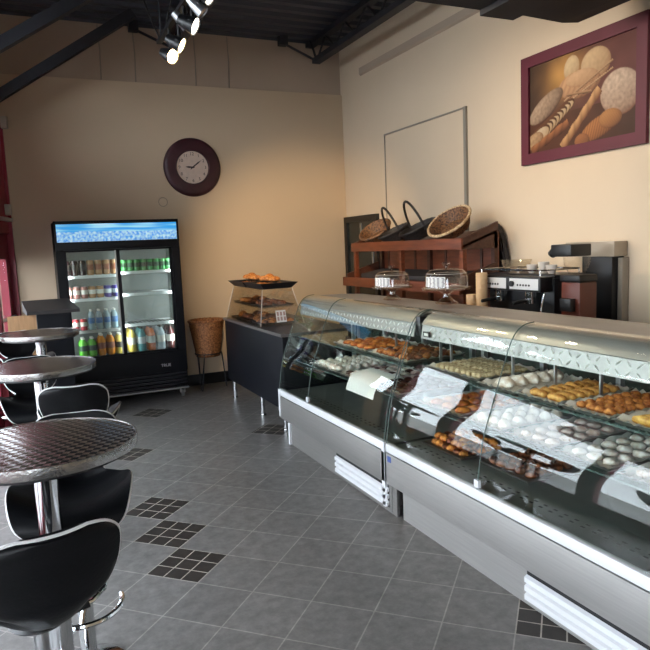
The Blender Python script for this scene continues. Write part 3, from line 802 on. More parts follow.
def case(label, y0, y1, st, kick, vents, seams, far, near, brackets):
    t = thing('display_case', label, 'display case', (0, (y0+y1)/2, 0)); cy = (y0+y1)/2; a, b_ = y0-cy, y1-cy
    kx, k0, k1 = kick
    # lower body
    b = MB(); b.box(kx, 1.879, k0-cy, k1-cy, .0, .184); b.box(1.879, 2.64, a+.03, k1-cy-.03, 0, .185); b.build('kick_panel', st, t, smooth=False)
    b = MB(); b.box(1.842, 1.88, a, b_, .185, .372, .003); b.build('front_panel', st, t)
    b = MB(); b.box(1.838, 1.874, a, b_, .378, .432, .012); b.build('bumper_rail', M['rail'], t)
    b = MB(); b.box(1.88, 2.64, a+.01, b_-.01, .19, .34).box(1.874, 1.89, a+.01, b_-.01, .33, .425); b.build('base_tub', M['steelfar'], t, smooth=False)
    b = MB(); b.box(1.89, 2.62, a+.01, b_-.01, .395, .41)
    b.mi = 1
    y = a+.06
    while y < b_-.05:
        for x in (1.98, 2.01): b.box(x, x+.012, y, y+.022, .4101, .4106)
        y += .06
    b.build('deck', [M['deck'], M['rubber']], t, smooth=False)
    b = MB(); b.box(2.62, 2.66, a, b_, .19, .50).box(2.62, 2.66, a, b_, 1.10, 1.165)
    n = max(2, round((y1-y0)/.6))
    for i in range(n): s0 = a+(b_-a)*i/n; b.box(2.622+(.012 if i % 2 else 0), 2.64+(.012 if i % 2 else 0), s0+.005, s0+(b_-a)/n-.005, .50, 1.10)
    b.build('rear_doors', M['darkglassback'], t, smooth=False)
    # top and canopy
    b = MB(); b.sheet([(2.66, 1.17), (2.46, 1.183), (2.19, 1.186)], a, b_, .012); b.build('top_panel', M['steel'], t, smooth=False)
    b = MB(); cap = crom([(2.19, 1.175), (2.145, 1.166), (2.105, 1.14), (2.085, 1.115)], 4); b.sheet([tuple(v) for v in cap], a, b_-(.06 if near else 0), -.012); b.build('canopy_cap', M['steel'], t)
    b = MB(); b.sheet([(2.083, 1.118), (2.068, 1.040)], a+.0, b_-(.06 if near else 0), .008)
    b.mi = 1; diamond_plate(b, 2.083, 1.116, 2.0685, 1.043, a+.01, b_-(.07 if near else .01))
    b.build('canopy_plate', [mat('plate_steel', '9a9894', .4, .6), mat('plate_lozenge', 'e6e4e0', .3, .3)], t, smooth=False)
    b = MB(); b.box(2.09, 2.35, a, b_, 1.11, 1.12); b.build('canopy_underside', M['steelfar'], t, smooth=False)
    lt = MB(); lt.cyl((2.13, a+.1, 1.085), (2.13, b_-.1, 1.085), .012, n=12); lt.build('added_tube', emit('added_tube_glow', 'fff1dc', 4), t)  # unseen glowing tube added behind the plate to brighten the pastries
    if near:
        b = MB(); b.box(2.07, 2.2, b_-.052, b_-.004, 1.05, 1.165, .004); b.build('end_cap', M['black'], t)
        b = MB(); b.box(2.058, 2.066, b_-.16, b_-.10, 1.055, 1.085); l_ = b.build('thermometer', M['black'], t, smooth=False)
        b = MB(); b.box(2.0575, 2.058, b_-.15, b_-.11, 1.062, 1.078); b.build('display', M['paper'], l_, smooth=False)
        b = MB(); b.box(1.8405, 1.842, b_-.06, b_-.02, .325, .36); b.build('badge', mat('blue_badge', '4a5f9a', .4), t, smooth=False)
    # curved front glass in bays, end glass
    cuts = [a+.004]+sorted(s-cy for s in seams)+[b_-.004]
    for i in range(len(cuts)-1):
        b = MB(); b.sheet([tuple(v) for v in GP], cuts[i]+.003, cuts[i+1]-.003, -.006); b.mi = 0
        b.build('front_glass', M['caseglass'], t)
    for yy in ([b_-.01] if far else [a+.01, b_-.01] if near else []):
        b = MB(); prof = [tuple(v) for v in GP]+[(2.62, 1.16), (2.62, .43)]
        b.prism(prof, yy-.004, yy+.004, 'y'); b.build('end_glass', M['caseglass'], t, smooth=False)
    for yy in cuts:
        b = MB(); b.tube([(v.x-.001, yy, v.y) for v in GP], .0028, 6); b.build('glass_edge', M['glassedge'], t)
    for s in seams:
        b = MB(); b.box(1.842, 1.858, s-cy-.016, s-cy+.016, .44, .475); b.build('glass_clip', M['rail'], t, smooth=False)
    # shelves on posts
    for z, x0, x1 in ((.855, 2.03, 2.5), (.66, 1.985, 2.55)):
        b = MB(); b.box(x0, x1, a+.03, b_-.03, z, z+.008); sh = b.build('shelf', M['shelfglass'], t, smooth=False)
        b = MB(); b.box(x0-.003, x0, a+.03, b_-.03, z, z+.008); b.build('shelf_edge', M['glassedge'], sh, smooth=False)
    n = max(2, round((y1-y0)/.58))
    for i in range(n+1):
        y = a+.05+(b_-a-.1)*i/n
        b = MB(); b.box(2.52, 2.55, y-.014, y+.014, .41, 1.04); b.build('shelf_post', M['alu'], t, smooth=False)
    for y in brackets:
        b = MB(); b.box(2.28, 2.296, y-cy-.004, y-cy+.004, .8632, 1.11); b.build('shelf_bracket', M['alu'], t, smooth=False)
    # vents
    for v0, v1, z0, z1 in vents:
        b = MB(); b.box(kx-.004, kx+.01, v0-cy, v1-cy, z0, z1); b.mi = 1; b.box(kx-.0045, kx-.004, v0-cy+.03, v1-cy-.03, z0+.02, z1-.015)
        b.mi = 2
        for k in range(3):
            z = z0+.028+k*(z1-z0-.05)/3; b.hexa([(kx-.005, v0-cy+.03, z+.012), (kx-.02, v0-cy+.03, z), (kx-.02, v1-cy-.03, z), (kx-.005, v1-cy-.03, z+.012), (kx-.005, v0-cy+.03, z+.031), (kx-.02, v0-cy+.03, z+.023), (kx-.02, v1-cy-.03, z+.023), (kx-.005, v1-cy-.03, z+.031)])
        b.build('vent_grille', [st, M['rubber'], M['rail']], t, smooth=False)
    if far:
        b = MB(); b.box(1.842, 1.87, a+.0, a+.035, .03, .43); b.build('end_post', M['rail'], t, smooth=False)
        b = MB(); b.box(1.845, 1.865, b_-.2, b_-.17, .0, .19); b.build('leg', M['rail'], t, smooth=False)
        b = MB(); b.box(1.836, 1.85, b_-.028, b_, .2, .43); b.build('end_trim', M['rail'], t, smooth=False)
    return t
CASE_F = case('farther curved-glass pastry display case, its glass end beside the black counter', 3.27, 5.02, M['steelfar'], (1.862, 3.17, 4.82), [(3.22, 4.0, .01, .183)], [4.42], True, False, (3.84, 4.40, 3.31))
CASE_N = case('nearer curved-glass pastry display case with blue badge, running out of the photo', .62, 3.25, M['steel'], (1.875, .62, 3.12), [(.9, 2.12, .005, .175)], [2.40, 1.25], False, True, (2.655, 2.353, 2.0775, 1.8025, 3.2))

zu, zm, zd = .8635, .6685, .4105
cro = croissant('croissant_white', P_white, .068, .032); crg = croissant('croissant_gold', P_gold, .068, .03); bw = bun('bun_white', P_white, .035, .5, .35); bp_ = bun('bun_pink', P_pink, .036, .45, .3); sw = swirl('swirl_white', P_white, .034)
nug = nugget('nugget_amber', P_amber); nug2 = nugget('nugget_brown', P_brown, .024); yb = bar_('bar_yellow', P_yellow, .11, .02, .024)
gb = bar_('bar_gold', P_gold, .06, .024, .022); cb = bar_('bar_cream', P_cream, .06, .02, .018); tr_ = bun('tart_choc', P_choc, .034, .5); orb = bun('bun_orange', P_orange, .045, .45)
# nearer case, top shelf from back to front
z = tray(2.08, 2.49, 2.68, 3.16, zu, 'tray of pale cream bars on the top shelf just past the case joint')
fill('cream_bar', [cb], 'pale cream bar on the top shelf at the back end of the nearer case', 'cream bars on the top shelf of the nearer case', 2.10, 2.47, 2.70, 3.14, z, 3, 9, 0, .08)
z = tray(2.04, 2.49, 2.36, 2.63, zu, 'tray of white iced croissants on the top shelf beside the cream bars')
fill('iced_croissant', [cro], 'white iced croissant on the top shelf of the nearer case', 'iced croissants on the top shelf', 2.06, 2.48, 2.385, 2.605, z, 5, 1, R(90), .05, 1.0)
z = tray(2.04, 2.49, 2.085, 2.345, zu, 'tray of golden filled slices between the iced croissants and the amber pastries')
fill('golden_slice', [gb], 'golden filled slice on the top shelf of the nearer case', 'golden slices on the top shelf', 2.07, 2.47, 2.10, 2.33, z, 7, 2, R(90), .12, .95)
z = tray(2.04, 2.49, 1.81, 2.07, zu, 'tray of small amber pastries between the golden slices and the long yellow pastries')
fill('amber_pastry', [nug], 'small amber pastry on the top shelf of the nearer case', 'amber pastries on the top shelf', 2.07, 2.47, 1.83, 2.05, z, 7, 4, 0, 3, .92, .004)
z = tray(2.04, 2.49, 1.50, 1.795, zu, 'tray of long yellow pastries at the right edge of the photo', paper=True)
fill('yellow_finger_pastry', [yb], 'long ridged yellow pastry on the top shelf of the nearer case', 'long yellow pastries on the top shelf', 2.06, 2.48, 1.525, 1.775, z, 8, 1, R(90), .04, .98, .002)
z = tray(2.04, 2.49, 1.2, 1.485, zu, 'tray of round golden buns on the top shelf just beyond the long yellow pastries')
fill('golden_croissant', [crg], 'golden croissant on the top shelf beyond the long yellow pastries', 'golden croissants on the top shelf', 2.06, 2.48, 1.23, 1.46, z, 5, 1, R(90), .05, 1.04)
# nearer case, lower shelf, seen through the window reflections
rows = [(2.74, 3.14, [orb], 'orange topped bun', P_orange), (2.42, 2.70, [sw], 'white swirl', None), (2.10, 2.38, [bp_], 'pale pink bun', None), (1.78, 2.06, [bw], 'white iced bun', None), (1.46, 1.74, [bp_], 'pale pink round', None), (1.14, 1.42, [sw], 'white piped swirl', None)]
where = ('nearest the joint', 'second from the joint', 'third from the joint', 'fourth from the joint', 'fifth from the joint', 'sixth from the joint')
for k, (a, b_, mes, nm, _) in enumerate(rows):
    z = tray(2.01, 2.50, a, b_, zm, 'tray of %ss on the lower shelf, %s' % (nm, where[k]))
    fill(nm.replace(' ', '_'), mes, '%s on the lower shelf of the nearer case, %s' % (nm, where[k]), '%ss on the lower shelf' % nm, 2.03, 2.48, a+.015, b_-.015, z, 5, 3, 0, 3)
# nearer case, deck
z = tray(2.05, 2.40, 2.80, 3.18, zd, 'clear tray of orange brown pastries on the bottom deck of the nearer case', paper=False)
fill('orange_brown_pastry', [nug, nug2, nugget('nugget_orange', P_orange, .03)], 'orange brown pastry on the bottom deck of the nearer case', 'orange brown pastries on the bottom deck', 2.07, 2.38, 2.82, 3.16, z-.002, 5, 6, 0, 3, 1.0, .004, 2)
z = tray(2.12, 2.5, 2.36, 2.74, zd, 'tray of dark brown pastries on the bottom deck beside the orange brown ones', paper=False)
fill('brown_pastry', [nug2], 'dark brown pastry on the bottom deck of the nearer case', 'dark brown pastries on the bottom deck', 2.14, 2.48, 2.38, 2.72, z-.002, 5, 5, 0, 3, 1.2, .008)
# farther case
z = tray(2.06, 2.49, 3.86, 4.36, zu, 'tray of orange topped flat loaves on the top shelf of the farther case')
fill('orange_flat_loaf', [orb], 'orange topped flat loaf on the top shelf of the farther case', 'orange flat loaves in the farther case', 2.08, 2.47, 3.88, 4.34, z, 4, 4, 0, 3, 1.0)
z = tray(2.06, 2.49, 3.34, 3.82, zu, 'tray of brown amber pastries on the farther top shelf, by the joint')
fill('amber_brown_pastry', [nug, nug2], 'amber brown pastry on the top shelf of the farther case by the joint', 'amber brown pastries in the farther case', 2.08, 2.47, 3.36, 3.80, z, 6, 6, 0, 3, 1.1, .006)
z = tray(2.0, 2.5, 4.22, 4.68, zm, 'tray of white swirls on the lower shelf by the glass end')
fill('white_swirl_pastry', [sw], 'white swirl on the lower shelf of the farther case by its glass end', 'white swirls in the farther case', 2.02, 2.48, 4.24, 4.66, z, 6, 6, 0, 3, .94)
z = tray(2.0, 2.5, 3.78, 4.19, zm, 'tray of chocolate and cream tarts in the middle of the farther lower shelf')
fill('cream_tart', [tr_, bp_, bw], 'chocolate or cream tart on the lower shelf of the farther case', 'tarts in the farther case', 2.02, 2.48, 3.80, 4.17, z, 6, 5, 0, 3)
z = tray(2.0, 2.5, 3.33, 3.75, zm, 'tray of dark chocolate tarts on the farther lower shelf, by the joint')
fill('chocolate_tart', [tr_], 'dark chocolate tart on the lower shelf of the farther case by the joint', 'chocolate tarts in the farther case', 2.02, 2.48, 3.35, 3.73, z, 6, 5, 0, 3)

# white sheet added in place of bright window glare on the farther case's glass
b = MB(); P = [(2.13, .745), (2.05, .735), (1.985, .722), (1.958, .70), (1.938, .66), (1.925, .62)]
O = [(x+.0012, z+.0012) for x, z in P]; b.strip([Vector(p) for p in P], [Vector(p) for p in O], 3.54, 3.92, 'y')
o = b.build('glare_sheet', M['paper']); tag(o, 'white sheet added in place of window glare in the farther case', 'paper')

# ------------------------------------------------------------------ black counter with acrylic pastry display
t = thing('side_counter', 'black cabinet counter with grey top on short chrome legs beyond the display cases', 'counter', (2.26, 5.97, 0))
b = MB(); b.box(-.33, .34, -.86, .87, .20, .845, .003); b.build('cabinet', M['blackpaint'], t)
b = MB(); b.box(-.345, .35, -.87, .885, .846, .872, .004); b.build('countertop', M['greytop'], t)
for x in (-.29, .29):
    for y in (-.75, -.14, .76):
        b = MB(); b.cyl((x, y, 0), (x, y, .2), .022, n=14).cyl((x, y, 0), (x, y, .015), .03, n=14); b.build('leg', M['chrome'], t)
DX, DY, DZ = 2.16, 6.24, .876
t = thing('acrylic_display', 'clear acrylic pastry display box with sloping sides on the black counter', 'display box', (DX, DY, DZ))
A = [(-.22, -.56), (.22, -.56), (.22, .56), (-.22, .56)]; B = [(-.15, -.46), (.15, -.46), (.15, .46), (-.15, .46)]
for i in range(4):
    b = MB(); j = (i+1) % 4; p, q, r, s_ = A[i], A[j], B[j], B[i]; k = .985
    b.hexa([(p[0], p[1], 0), (q[0], q[1], 0), (q[0]*k, q[1]*k, 0), (p[0]*k, p[1]*k, 0), (s_[0], s_[1], .335), (r[0], r[1], .335), (r[0]*k, r[1]*k, .335), (s_[0]*k, s_[1]*k, .335)])
    b.build('side_pane', M['acrylic'], t, smooth=False)
b = MB(); b.box(-.15, .15, -.46, .46, .336, .341); b.build('top_pane', M['acrylic'], t, smooth=False)
b = MB(); b.box(-.18, .18, -.50, .50, .165, .17).box(-.2, .2, -.53, .53, .003, .008); b.build('shelf', M['acrylic'], t, smooth=False)
for p, r in zip(A, B):
    b = MB(); b.cyl((p[0], p[1], 0), (r[0], r[1], .336), .004, n=6); b.build('corner_edge', mat('acrylic_edge', 'c8beb2', .2), t)
l_ = MB(); l_.hexa([(-.06, -.5635, .03), (.04, -.5635, .03), (.04, -.5615, .03), (-.06, -.5615, .03), (-.06, -.5335, .14), (.04, -.5335, .14), (.04, -.5315, .14), (-.06, -.5315, .14)])
l_ = l_.build('label', M['paper'], t, smooth=False); l_['label'] = 'white printed label'
b = MB()
for k in range(3):
    for r in range(2): x = -.05+k*.032; z0 = .045+r*.045; y0 = -.5645+.03*(z0-.03)/.11-.0005; b.hexa([(x, y0, z0), (x+.02, y0, z0), (x+.02, y0+.001, z0), (x, y0+.001, z0), (x, y0+.0098, z0+.036), (x+.02, y0+.0098, z0+.036), (x+.02, y0+.0108, z0+.036), (x, y0+.0108, z0+.036)])
b.build('print_block', mat('label_print', 'b09088', .8), l_, smooth=False)
big = bun('bun_big_brown', P_brown, .055, .6, .2); bigg = bun('bun_big_amber', P_amber, .055, .55, .2); bc = croissant('croissant_brown', P_amber, .08, .038)
z0 = tray(DX-.19, DX+.19, DY-.16, DY+.5, DZ+.009, 'black tray on the floor of the acrylic display, toward the back wall', None, trayblack, False)
fill('brown_bun', [big, bc], 'brown bun on the lower tray of the acrylic display', 'brown buns low in the acrylic display', DX-.17, DX+.17, DY-.14, DY+.48, z0-.002, 2, 5, 0, 3, .92)
z0 = tray(DX-.19, DX+.19, DY-.50, DY-.19, DZ+.009, 'black tray on the floor of the acrylic display, behind the white label', None, trayblack, False)
fill('small_brown_pastry', [nug2, nug], 'small brown pastry behind the label of the acrylic display', 'small brown pastries in the acrylic display', DX-.17, DX+.17, DY-.48, DY-.21, z0-.002, 5, 4, 0, 3, 1.15)
z0 = tray(DX-.165, DX+.165, DY-.02, DY+.46, DZ+.172, 'black tray on the middle shelf of the acrylic display, toward the back wall', None, trayblack, False)
fill('amber_pastry', [bigg, bc, big], 'amber or brown pastry on the middle shelf of the acrylic display', 'pastries on the middle shelf of the acrylic display', DX-.15, DX+.15, DY+.0, DY+.44, z0-.002, 2, 4, 0, 3, .9)
z0 = tray(DX-.165, DX+.165, DY-.46, DY-.04, DZ+.172, 'black tray on the middle shelf of the acrylic display, toward the cases', None, trayblack, False)
fill('dark_bun', [big], 'dark bun on the middle shelf of the acrylic display, toward the cases', 'dark buns on the middle shelf', DX-.15, DX+.15, DY-.44, DY-.06, z0-.002, 2, 3, 0, 3, .95)
for y0, y1, nm in ((DY+.03, DY+.53, 'toward the back wall'), (DY-.52, DY+.0, 'toward the cases')):
    t = thing('black_tray', 'deep black tray of pastries on top of the acrylic display, '+nm, 'tray', (DX, (y0+y1)/2, DZ+.342)); a, c_ = .19, (y1-y0)/2
    b = MB(); ar, cr_ = a-.05, c_-.05
    b.hexa([(-ar, -cr_, 0), (ar, -cr_, 0), (ar, cr_, 0), (-ar, cr_, 0), (-ar, -cr_, .005), (ar, -cr_, .005), (ar, cr_, .005), (-ar, cr_, .005)])
    Q = [(-1, -1), (1, -1), (1, 1), (-1, 1)]
    for i in range(4):
        p, q = Q[i], Q[(i+1) % 4]
        b.hexa([(p[0]*ar, p[1]*cr_, 0), (q[0]*ar, q[1]*cr_, 0), (q[0]*(ar-.004), q[1]*(cr_-.004), .003), (p[0]*(ar-.004), p[1]*(cr_-.004), .003), (p[0]*a, p[1]*c_, .055), (q[0]*a, q[1]*c_, .055), (q[0]*(a-.006), q[1]*(c_-.006), .055), (p[0]*(a-.006), p[1]*(c_-.006), .055)])
    b.build('shell', trayblack, t, smooth=False)
    fill('glazed_pastry', [bigg, bc], 'glazed amber pastry in the deep black tray '+nm, 'glazed pastries in the black tray '+nm, DX-.125, DX+.125, y0+.065, y1-.065, DZ+.349, 2, 3, 0, .2, .78, .002)
    for k in range(3): pastry('glazed_pastry', (bigg, bc, bigg)[k], 'glazed amber pastry heaped in the deep black tray '+nm, 'glazed pastries heaped in the black tray '+nm, DX, y0+.12+k*(y1-y0-.24)/2, DZ+.349+.06, k*1.3)

# ------------------------------------------------------------------ wicker basket on wire stand
t = thing('wire_stand', 'black wire plant stand holding the wicker basket by the fridge', 'stand', (1.86, 7.38, 0))
b = MB(); b.tube([(.15*math.cos(k*PI/16), .15*math.sin(k*PI/16), .42) for k in range(32)], .006, 6, True); b.build('ring', M['iron'], t)
for k in range(3):
    a = R(90+120*k+20); b = MB(); c_, s_ = math.cos(a), math.sin(a)
    pts = [(.155*c_-.03*s_, .155*s_+.03*c_, .42), (.19*c_, .19*s_, .02), (.195*c_+.0*s_, .195*s_, .006), (.19*c_+.02*s_, .19*s_-.02*c_, .02), (.155*c_+.06*s_, .155*s_-.06*c_, .42)]
    b.tube(pts, .005, 6); b.build('leg', M['iron'], t)
def woven(mb, prof, rows_amp=.006, waves=26, n=104):
    """lathe wall with an over-under weave"""
    rings = []
    for i, (r, z) in enumerate(prof):
        rings.append([mb._v(((r+rows_amp*math.sin(waves*2*PI*k/n+(PI if i % 2 else 0)))*math.cos(2*PI*k/n), (r+rows_amp*math.sin(waves*2*PI*k/n+(PI if i % 2 else 0)))*math.sin(2*PI*k/n), z)) for k in range(n)])
    for i in range(len(rings)-1):
        for k in range(n): mb._f([rings[i][k], rings[i][(k+1) % n], rings[i+1][(k+1) % n], rings[i+1][k]])
    return rings
t = thing('wicker_basket', 'tall brown wicker basket in the wire stand right of the fridge', 'basket', (1.86, 7.38, .385))
b = MB(); pr = [(.132+.068*(k/16), .41*k/16) for k in range(17)]
o_ = woven(b, pr); i_ = woven(b, [(r-.014, z) for r, z in pr[::-1]]); b._f(o_[0]); b.build('body', M['wicker'], t, angle=80)
b = MB(); b.tube([(.2*math.cos(k*PI/20), .2*math.sin(k*PI/20), .412+.003*(k % 2)) for k in range(40)], .015, 8, True); b.build('rim', M['wicker'], t)

# ------------------------------------------------------------------ high desk at the back left
t = thing('host_stand', 'black high desk with sloping dark grey top in front of the fridge', 'desk', (.12, 6.85, 0))
b = MB(); b.box(-.05, .235, -.22, .25, .0, 1.075); b.build('cabinet', M['blackpaint'], t, smooth=False)
b = MB(); b.hexa([(-.13, -.27, 1.075), (.33, -.27, 1.075), (.26, .27, 1.075), (-.17, .27, 1.075), (-.13, -.27, 1.105), (.33, -.27, 1.105), (.26, .27, 1.18), (-.17, .27, 1.18)]); b.build('desktop', M['podtop'], t, smooth=False)
b = MB(); b.box(-.30, -.055, -.2, -.16, .0, 1.07); b.build('side_board', M['lightwood'], t, smooth=False)

# ------------------------------------------------------------------ bistro tables and stools
def make_table():
    t = thing('bistro_table', 'x', 'table', (0, 0, 0)); r = .30
    b = MB(); b.lathe([(0, .985), (r-.012, .985), (r-.006, .988)], 64); b.lathe([(r-.006, .9995), (r-.012, 1.0), (0, 1.0)], 64); b.build('tabletop', M['tabletop'], t)
    b = MB(); b.lathe([(r-.012, .968), (r, .968), (r+.002, .985), (r, 1.001), (r-.006, 1.001), (r-.006, .975), (r-.012, .968)], 64); b.build('rim', M['tablerim'], t)
    b = MB(); b.lathe([(0, .955), (r-.02, .955), (r-.02, .984), (0, .984)], 48); b.build('underside', M['black'], t)
    b = MB(); b.lathe([(.038, .03), (.038, .94)], 24); b.build('pole', M['chrome'], t)
    b = MB(); b.lathe([(.10, .954), (.10, .945), (.045, .935), (.038, .90)], 24); b.build('collar', M['chrome'], t)
    b = MB(); b.lathe([(0, 0), (.13, 0), (.13, .006), (.115, .016), (.08, .03), (.045, .05), (.038, .06)], 48); b.build('base', M['chrome'], t)
    return t
T0 = make_table(); T0.location = (.005, 2.285, 0); T0['label'] = 'round patterned steel bistro table closest to the photographer'; T0['group'] = 'steel bistro tables'
dup(T0, 'round steel bistro table between the closest and the one by the high desk', (.033, 3.965, 0))
dup(T0, 'round steel bistro table beside the black high desk', (.071, 5.70, 0))

CL = [((.205, -.065), .10, .0), ((.225, -.035), .155, .0), ((.205, -.005), .19, .02), ((.13, .008), .21, .075), ((.04, .0), .205, .085), ((-.05, -.004), .17, .065), ((-.13, .003), .125, .05), ((-.175, .03), .10, .04), ((-.2, .065), .12, .025), ((-.212, .10), .145, .028), ((-.225, .145), .160, .03), ((-.238, .20), .164, .028), ((-.248, .235), .154, .024), ((-.254, .258), .125, .02), ((-.257, .268), .08, .012)]
def make_stool():
    t = thing('bar_stool', 'x', 'bar stool', (0, 0, 0)); Z = .69
    cv = crom([c[0] for c in CL], 4); wv = crom([(c[1], c[2]) for c in CL], 4); L = len(cv); NS = 20
    b = MB(); top = []; bot = []; edge = [[], []]
    for i in range(L):
        d = (cv[min(i+1, L-1)]-cv[max(i-1, 0)]).normalized(); nn = Vector((0, -d.y, d.x)); nn = -nn if i < 0 else nn
        n3 = Vector((0, d.y, -d.x))     # normal on the sitting side
        row = []; row2 = []
        for k in range(NS+1):
            s = -1+2*k/NS; w, rz = wv[i].x, wv[i].y
            p = Vector((w*s, cv[i].x, cv[i].y+Z))+n3*(rz*s*s)
            th = .034*(1-.55*abs(s)**4)
            row.append(b._v(p+n3*th*.5)); row2.append(b._v(p-n3*th*.5))
            if k in (0, NS): edge[0 if k == 0 else 1].append(p.copy())
        top.append(row); bot.append(row2)
        if i in (0, L-1):
            pts = [Vector((wv[i].x*(-1+2*k/NS), cv[i].x, cv[i].y+Z))+n3*(wv[i].y*(-1+2*k/NS)**2) for k in range(NS+1)]
            if i == 0: e0 = pts
            else: e1 = pts
    for i in range(L-1):
        for k in range(NS):
            b._f([top[i][k], top[i][k+1], top[i+1][k+1], top[i+1][k]]); b._f([bot[i][k], bot[i+1][k], bot[i+1][k+1], bot[i][k+1]])
        for k in (0, NS): b._f([top[i][k], top[i+1][k], bot[i+1][k], bot[i][k]])
    for i in (0, L-1):
        for k in range(NS): b._f([top[i][k], top[i][k+1], bot[i][k+1], bot[i][k]])
    seat = b.build('seat', M['leather'], t, angle=60)
    loop = edge[0]+e1[1:-1]+edge[1][::-1]+e0[::-1][1:-1]
    b = MB(); b.tube(loop, .005, 7, True); b.build('piping', M['piping'], seat)
    b = MB(); b.lathe([(0, Z-.06), (.07, Z-.06), (.08, Z-.05), (.06, Z-.02), (0, Z-.02)], 24); b.build('seat_plate', M['black'], t)
    b = MB(); b.lathe([(.02, .4), (.02, Z-.05)], 20); b.build('piston', M['chrome'], t)
    b = MB(); b.lathe([(.03, .03), (.03, .44), (.02, .44)], 24); b.build('column', M['chrome'], t)
    b = MB(); b.lathe([(0, 0), (.14, 0), (.14, .006), (.125, .016), (.07, .03), (.04, .045), (.03, .06)], 48); b.build('base', M['chrome'], t)
    b = MB(); b.tube([(.14*math.sin(R(a)), .03+.15*math.cos(R(a)), .27) for a in range(-105, 106, 10)], .011, 8).cyl((0, .02, .27), (0, .18, .27), .011, n=8); b.build('footrest', M['chrome'], t)
    b = MB(); b.tube([(.02, .0, Z-.06), (.09, -.0, Z-.062), (.14, .0, Z-.055), (.185, .03, Z-.045), (.2, .075, Z-.03), (.18, .10, Z-.026), (.155, .085, Z-.03)], .007, 8); lv = b.build('lever', M['chrome'], t)
    b = MB(); b.tube([(.075, -.0, Z-.062), (.13, .0, Z-.056)], .014, 10); b.build('grip', M['rubber'], lv)
    return t
S0 = make_stool(); S0.location = (-.045, 1.83, 0); S0.rotation_euler = (0, 0, R(12)); S0['group'] = 'black bar stools'
S0['label'] = 'black bar stool closest to the photographer, seen from behind its back'
dup(S0, 'black bar stool under the closest table, facing the photographer', (.10, 2.57, 0), (0, 0, R(172)))
dup(S0, 'black bar stool seen from behind, between the closest and the middle table', (.2, 3.66, 0), (0, 0, R(-8)))
dup(S0, 'black bar stool facing the photographer under the middle table, by the red storefront', (-.0, 4.36, 0), (0, 0, R(186)))
dup(S0, 'black bar stool under the farthest table by the red storefront', (-.06, 6.1, 0), (0, 0, R(195)))

# ------------------------------------------------------------------ things on the case tops: cake stands
def cake_stand(label, x, y, s):
    t = thing('cake_stand', label, 'cake stand', (x, y, 1.1985)); t.scale = (s, s, s)
    b = MB(); b.lathe([(0, 0), (.065, 0), (.068, .008), (.05, .018), (.022, .04), (.02, .06), (.05, .078), (.058, .082)], 32); b.build('foot', M['domeglass'], t)
    b = MB(); b.lathe([(0, .082), (.14, .084), (.148, .1), (.144, .1), (.136, .09), (0, .09)], 40); b.build('plate', M['domeglass'], t)
    b = MB(); b.lathe([(.124, .092), (.124, .155), (.118, .18), (.10, .2), (.05, .209), (.0, .21)], 40); d = b.build('dome', M['domeglass'], t)
    b = MB(); b.tube([(.124*math.cos(k*PI/20), .124*math.sin(k*PI/20), .096) for k in range(40)], .004, 6, True).tube([(.118*math.cos(k*PI/20), .118*math.sin(k*PI/20), .18) for k in range(40)], .002, 6, True); b.build('rim', mat('glass_rim', 'b8b0a6', .15), d)
    b = MB(); b.lathe([(0, .21), (.012, .212), (.01, .222), (.024, .232), (.026, .24), (.018, .247), (0, .248)], 20); b.build('knob', M['domeglass'], d)
    b = MB(); a0, a1 = R(168), R(232); n = 10
    P = [Vector((.1255*math.cos(a0+(a1-a0)*k/n), .1255*math.sin(a0+(a1-a0)*k/n))) for k in range(n+1)]; O = [p*1.006 for p in P]
    b.strip(P, O, .108, .165, 'z'); l = b.build('label', M['paper'], d); l['label'] = 'white printed label'
    b = MB()
    for c_ in range(5):
        for r_ in range(7):
            a = a0+(a1-a0)*(c_+.25+.1*((r_*c_) % 3))/5; w = (a1-a0)*.10
            P2 = [Vector((.1266*math.cos(a+w*k/2), .1266*math.sin(a+w*k/2))) for k in range(3)]; b.strip(P2, [p*1.001 for p in P2], .112+r_*.0072, .1155+r_*.0072, 'z')
    b.build('print_block', M['ink'], l, smooth=False)
    b = MB(); b.lathe([(0, .091), (.07, .091), (.07, .12), (0, .12)], 24)
    return t
cake_stand('glass domed cake stand on the case top, beside the joint of the cases', 2.435, 3.445, 1.08)
cake_stand('glass domed cake stand on the case top, toward the back wall', 2.36, 3.995, .98)

# ------------------------------------------------------------------ back counter with rack, espresso machine, grinder, brewer
t = thing('back_counter', 'dark counter along the right wall carrying the coffee machine and wooden rack', 'counter', (3.56, 3.7, 0))
b = MB(); b.box(-.3, .305, -3.0, 3.03, .0, .86); b.build('cabinet', M['blackpaint'], t, smooth=False)
b = MB(); b.box(-.34, .308, -3.02, 3.05, .861, .9, .004); b.build('countertop', M['greytop'], t)
t = thing('display_rack', 'two-tier reddish brown wooden bread rack on the back counter', 'rack', (3.55, 5.45, .9))
y0, y1 = -.98, 1.0
for y in (y0, y1-.035):
    b = MB(); b.prism([(-.22, .62), (-.22, .715), (.15, .845), (.15, .62)], y, y+.03, 'y'); b.build('side_panel', M['woodd'], t, smooth=False)
for y in (y0, 0.0, y1-.045):
    b = MB(); b.box(-.22, -.18, y, y+.045, .0, .62); b.build('post', M['wood'], t, smooth=False)
    b = MB(); b.box(.11, .145, y, y+.045, .0, .75); b.build('post', M['woodd'], t, smooth=False)
b = MB(); b.hexa([(-.22, y0, .63), (.14, y0, .755), (.14, y1, .755), (-.22, y1, .63), (-.22, y0, .65), (.14, y0, .775), (.14, y1, .775), (-.22, y1, .65)]); b.build('top_shelf', M['wood'], t, smooth=False)
b = MB(); b.box(-.245, -.22, y0-.01, y1+.01, .62, .715, .003); b.build('front_rail', M['wood'], t)
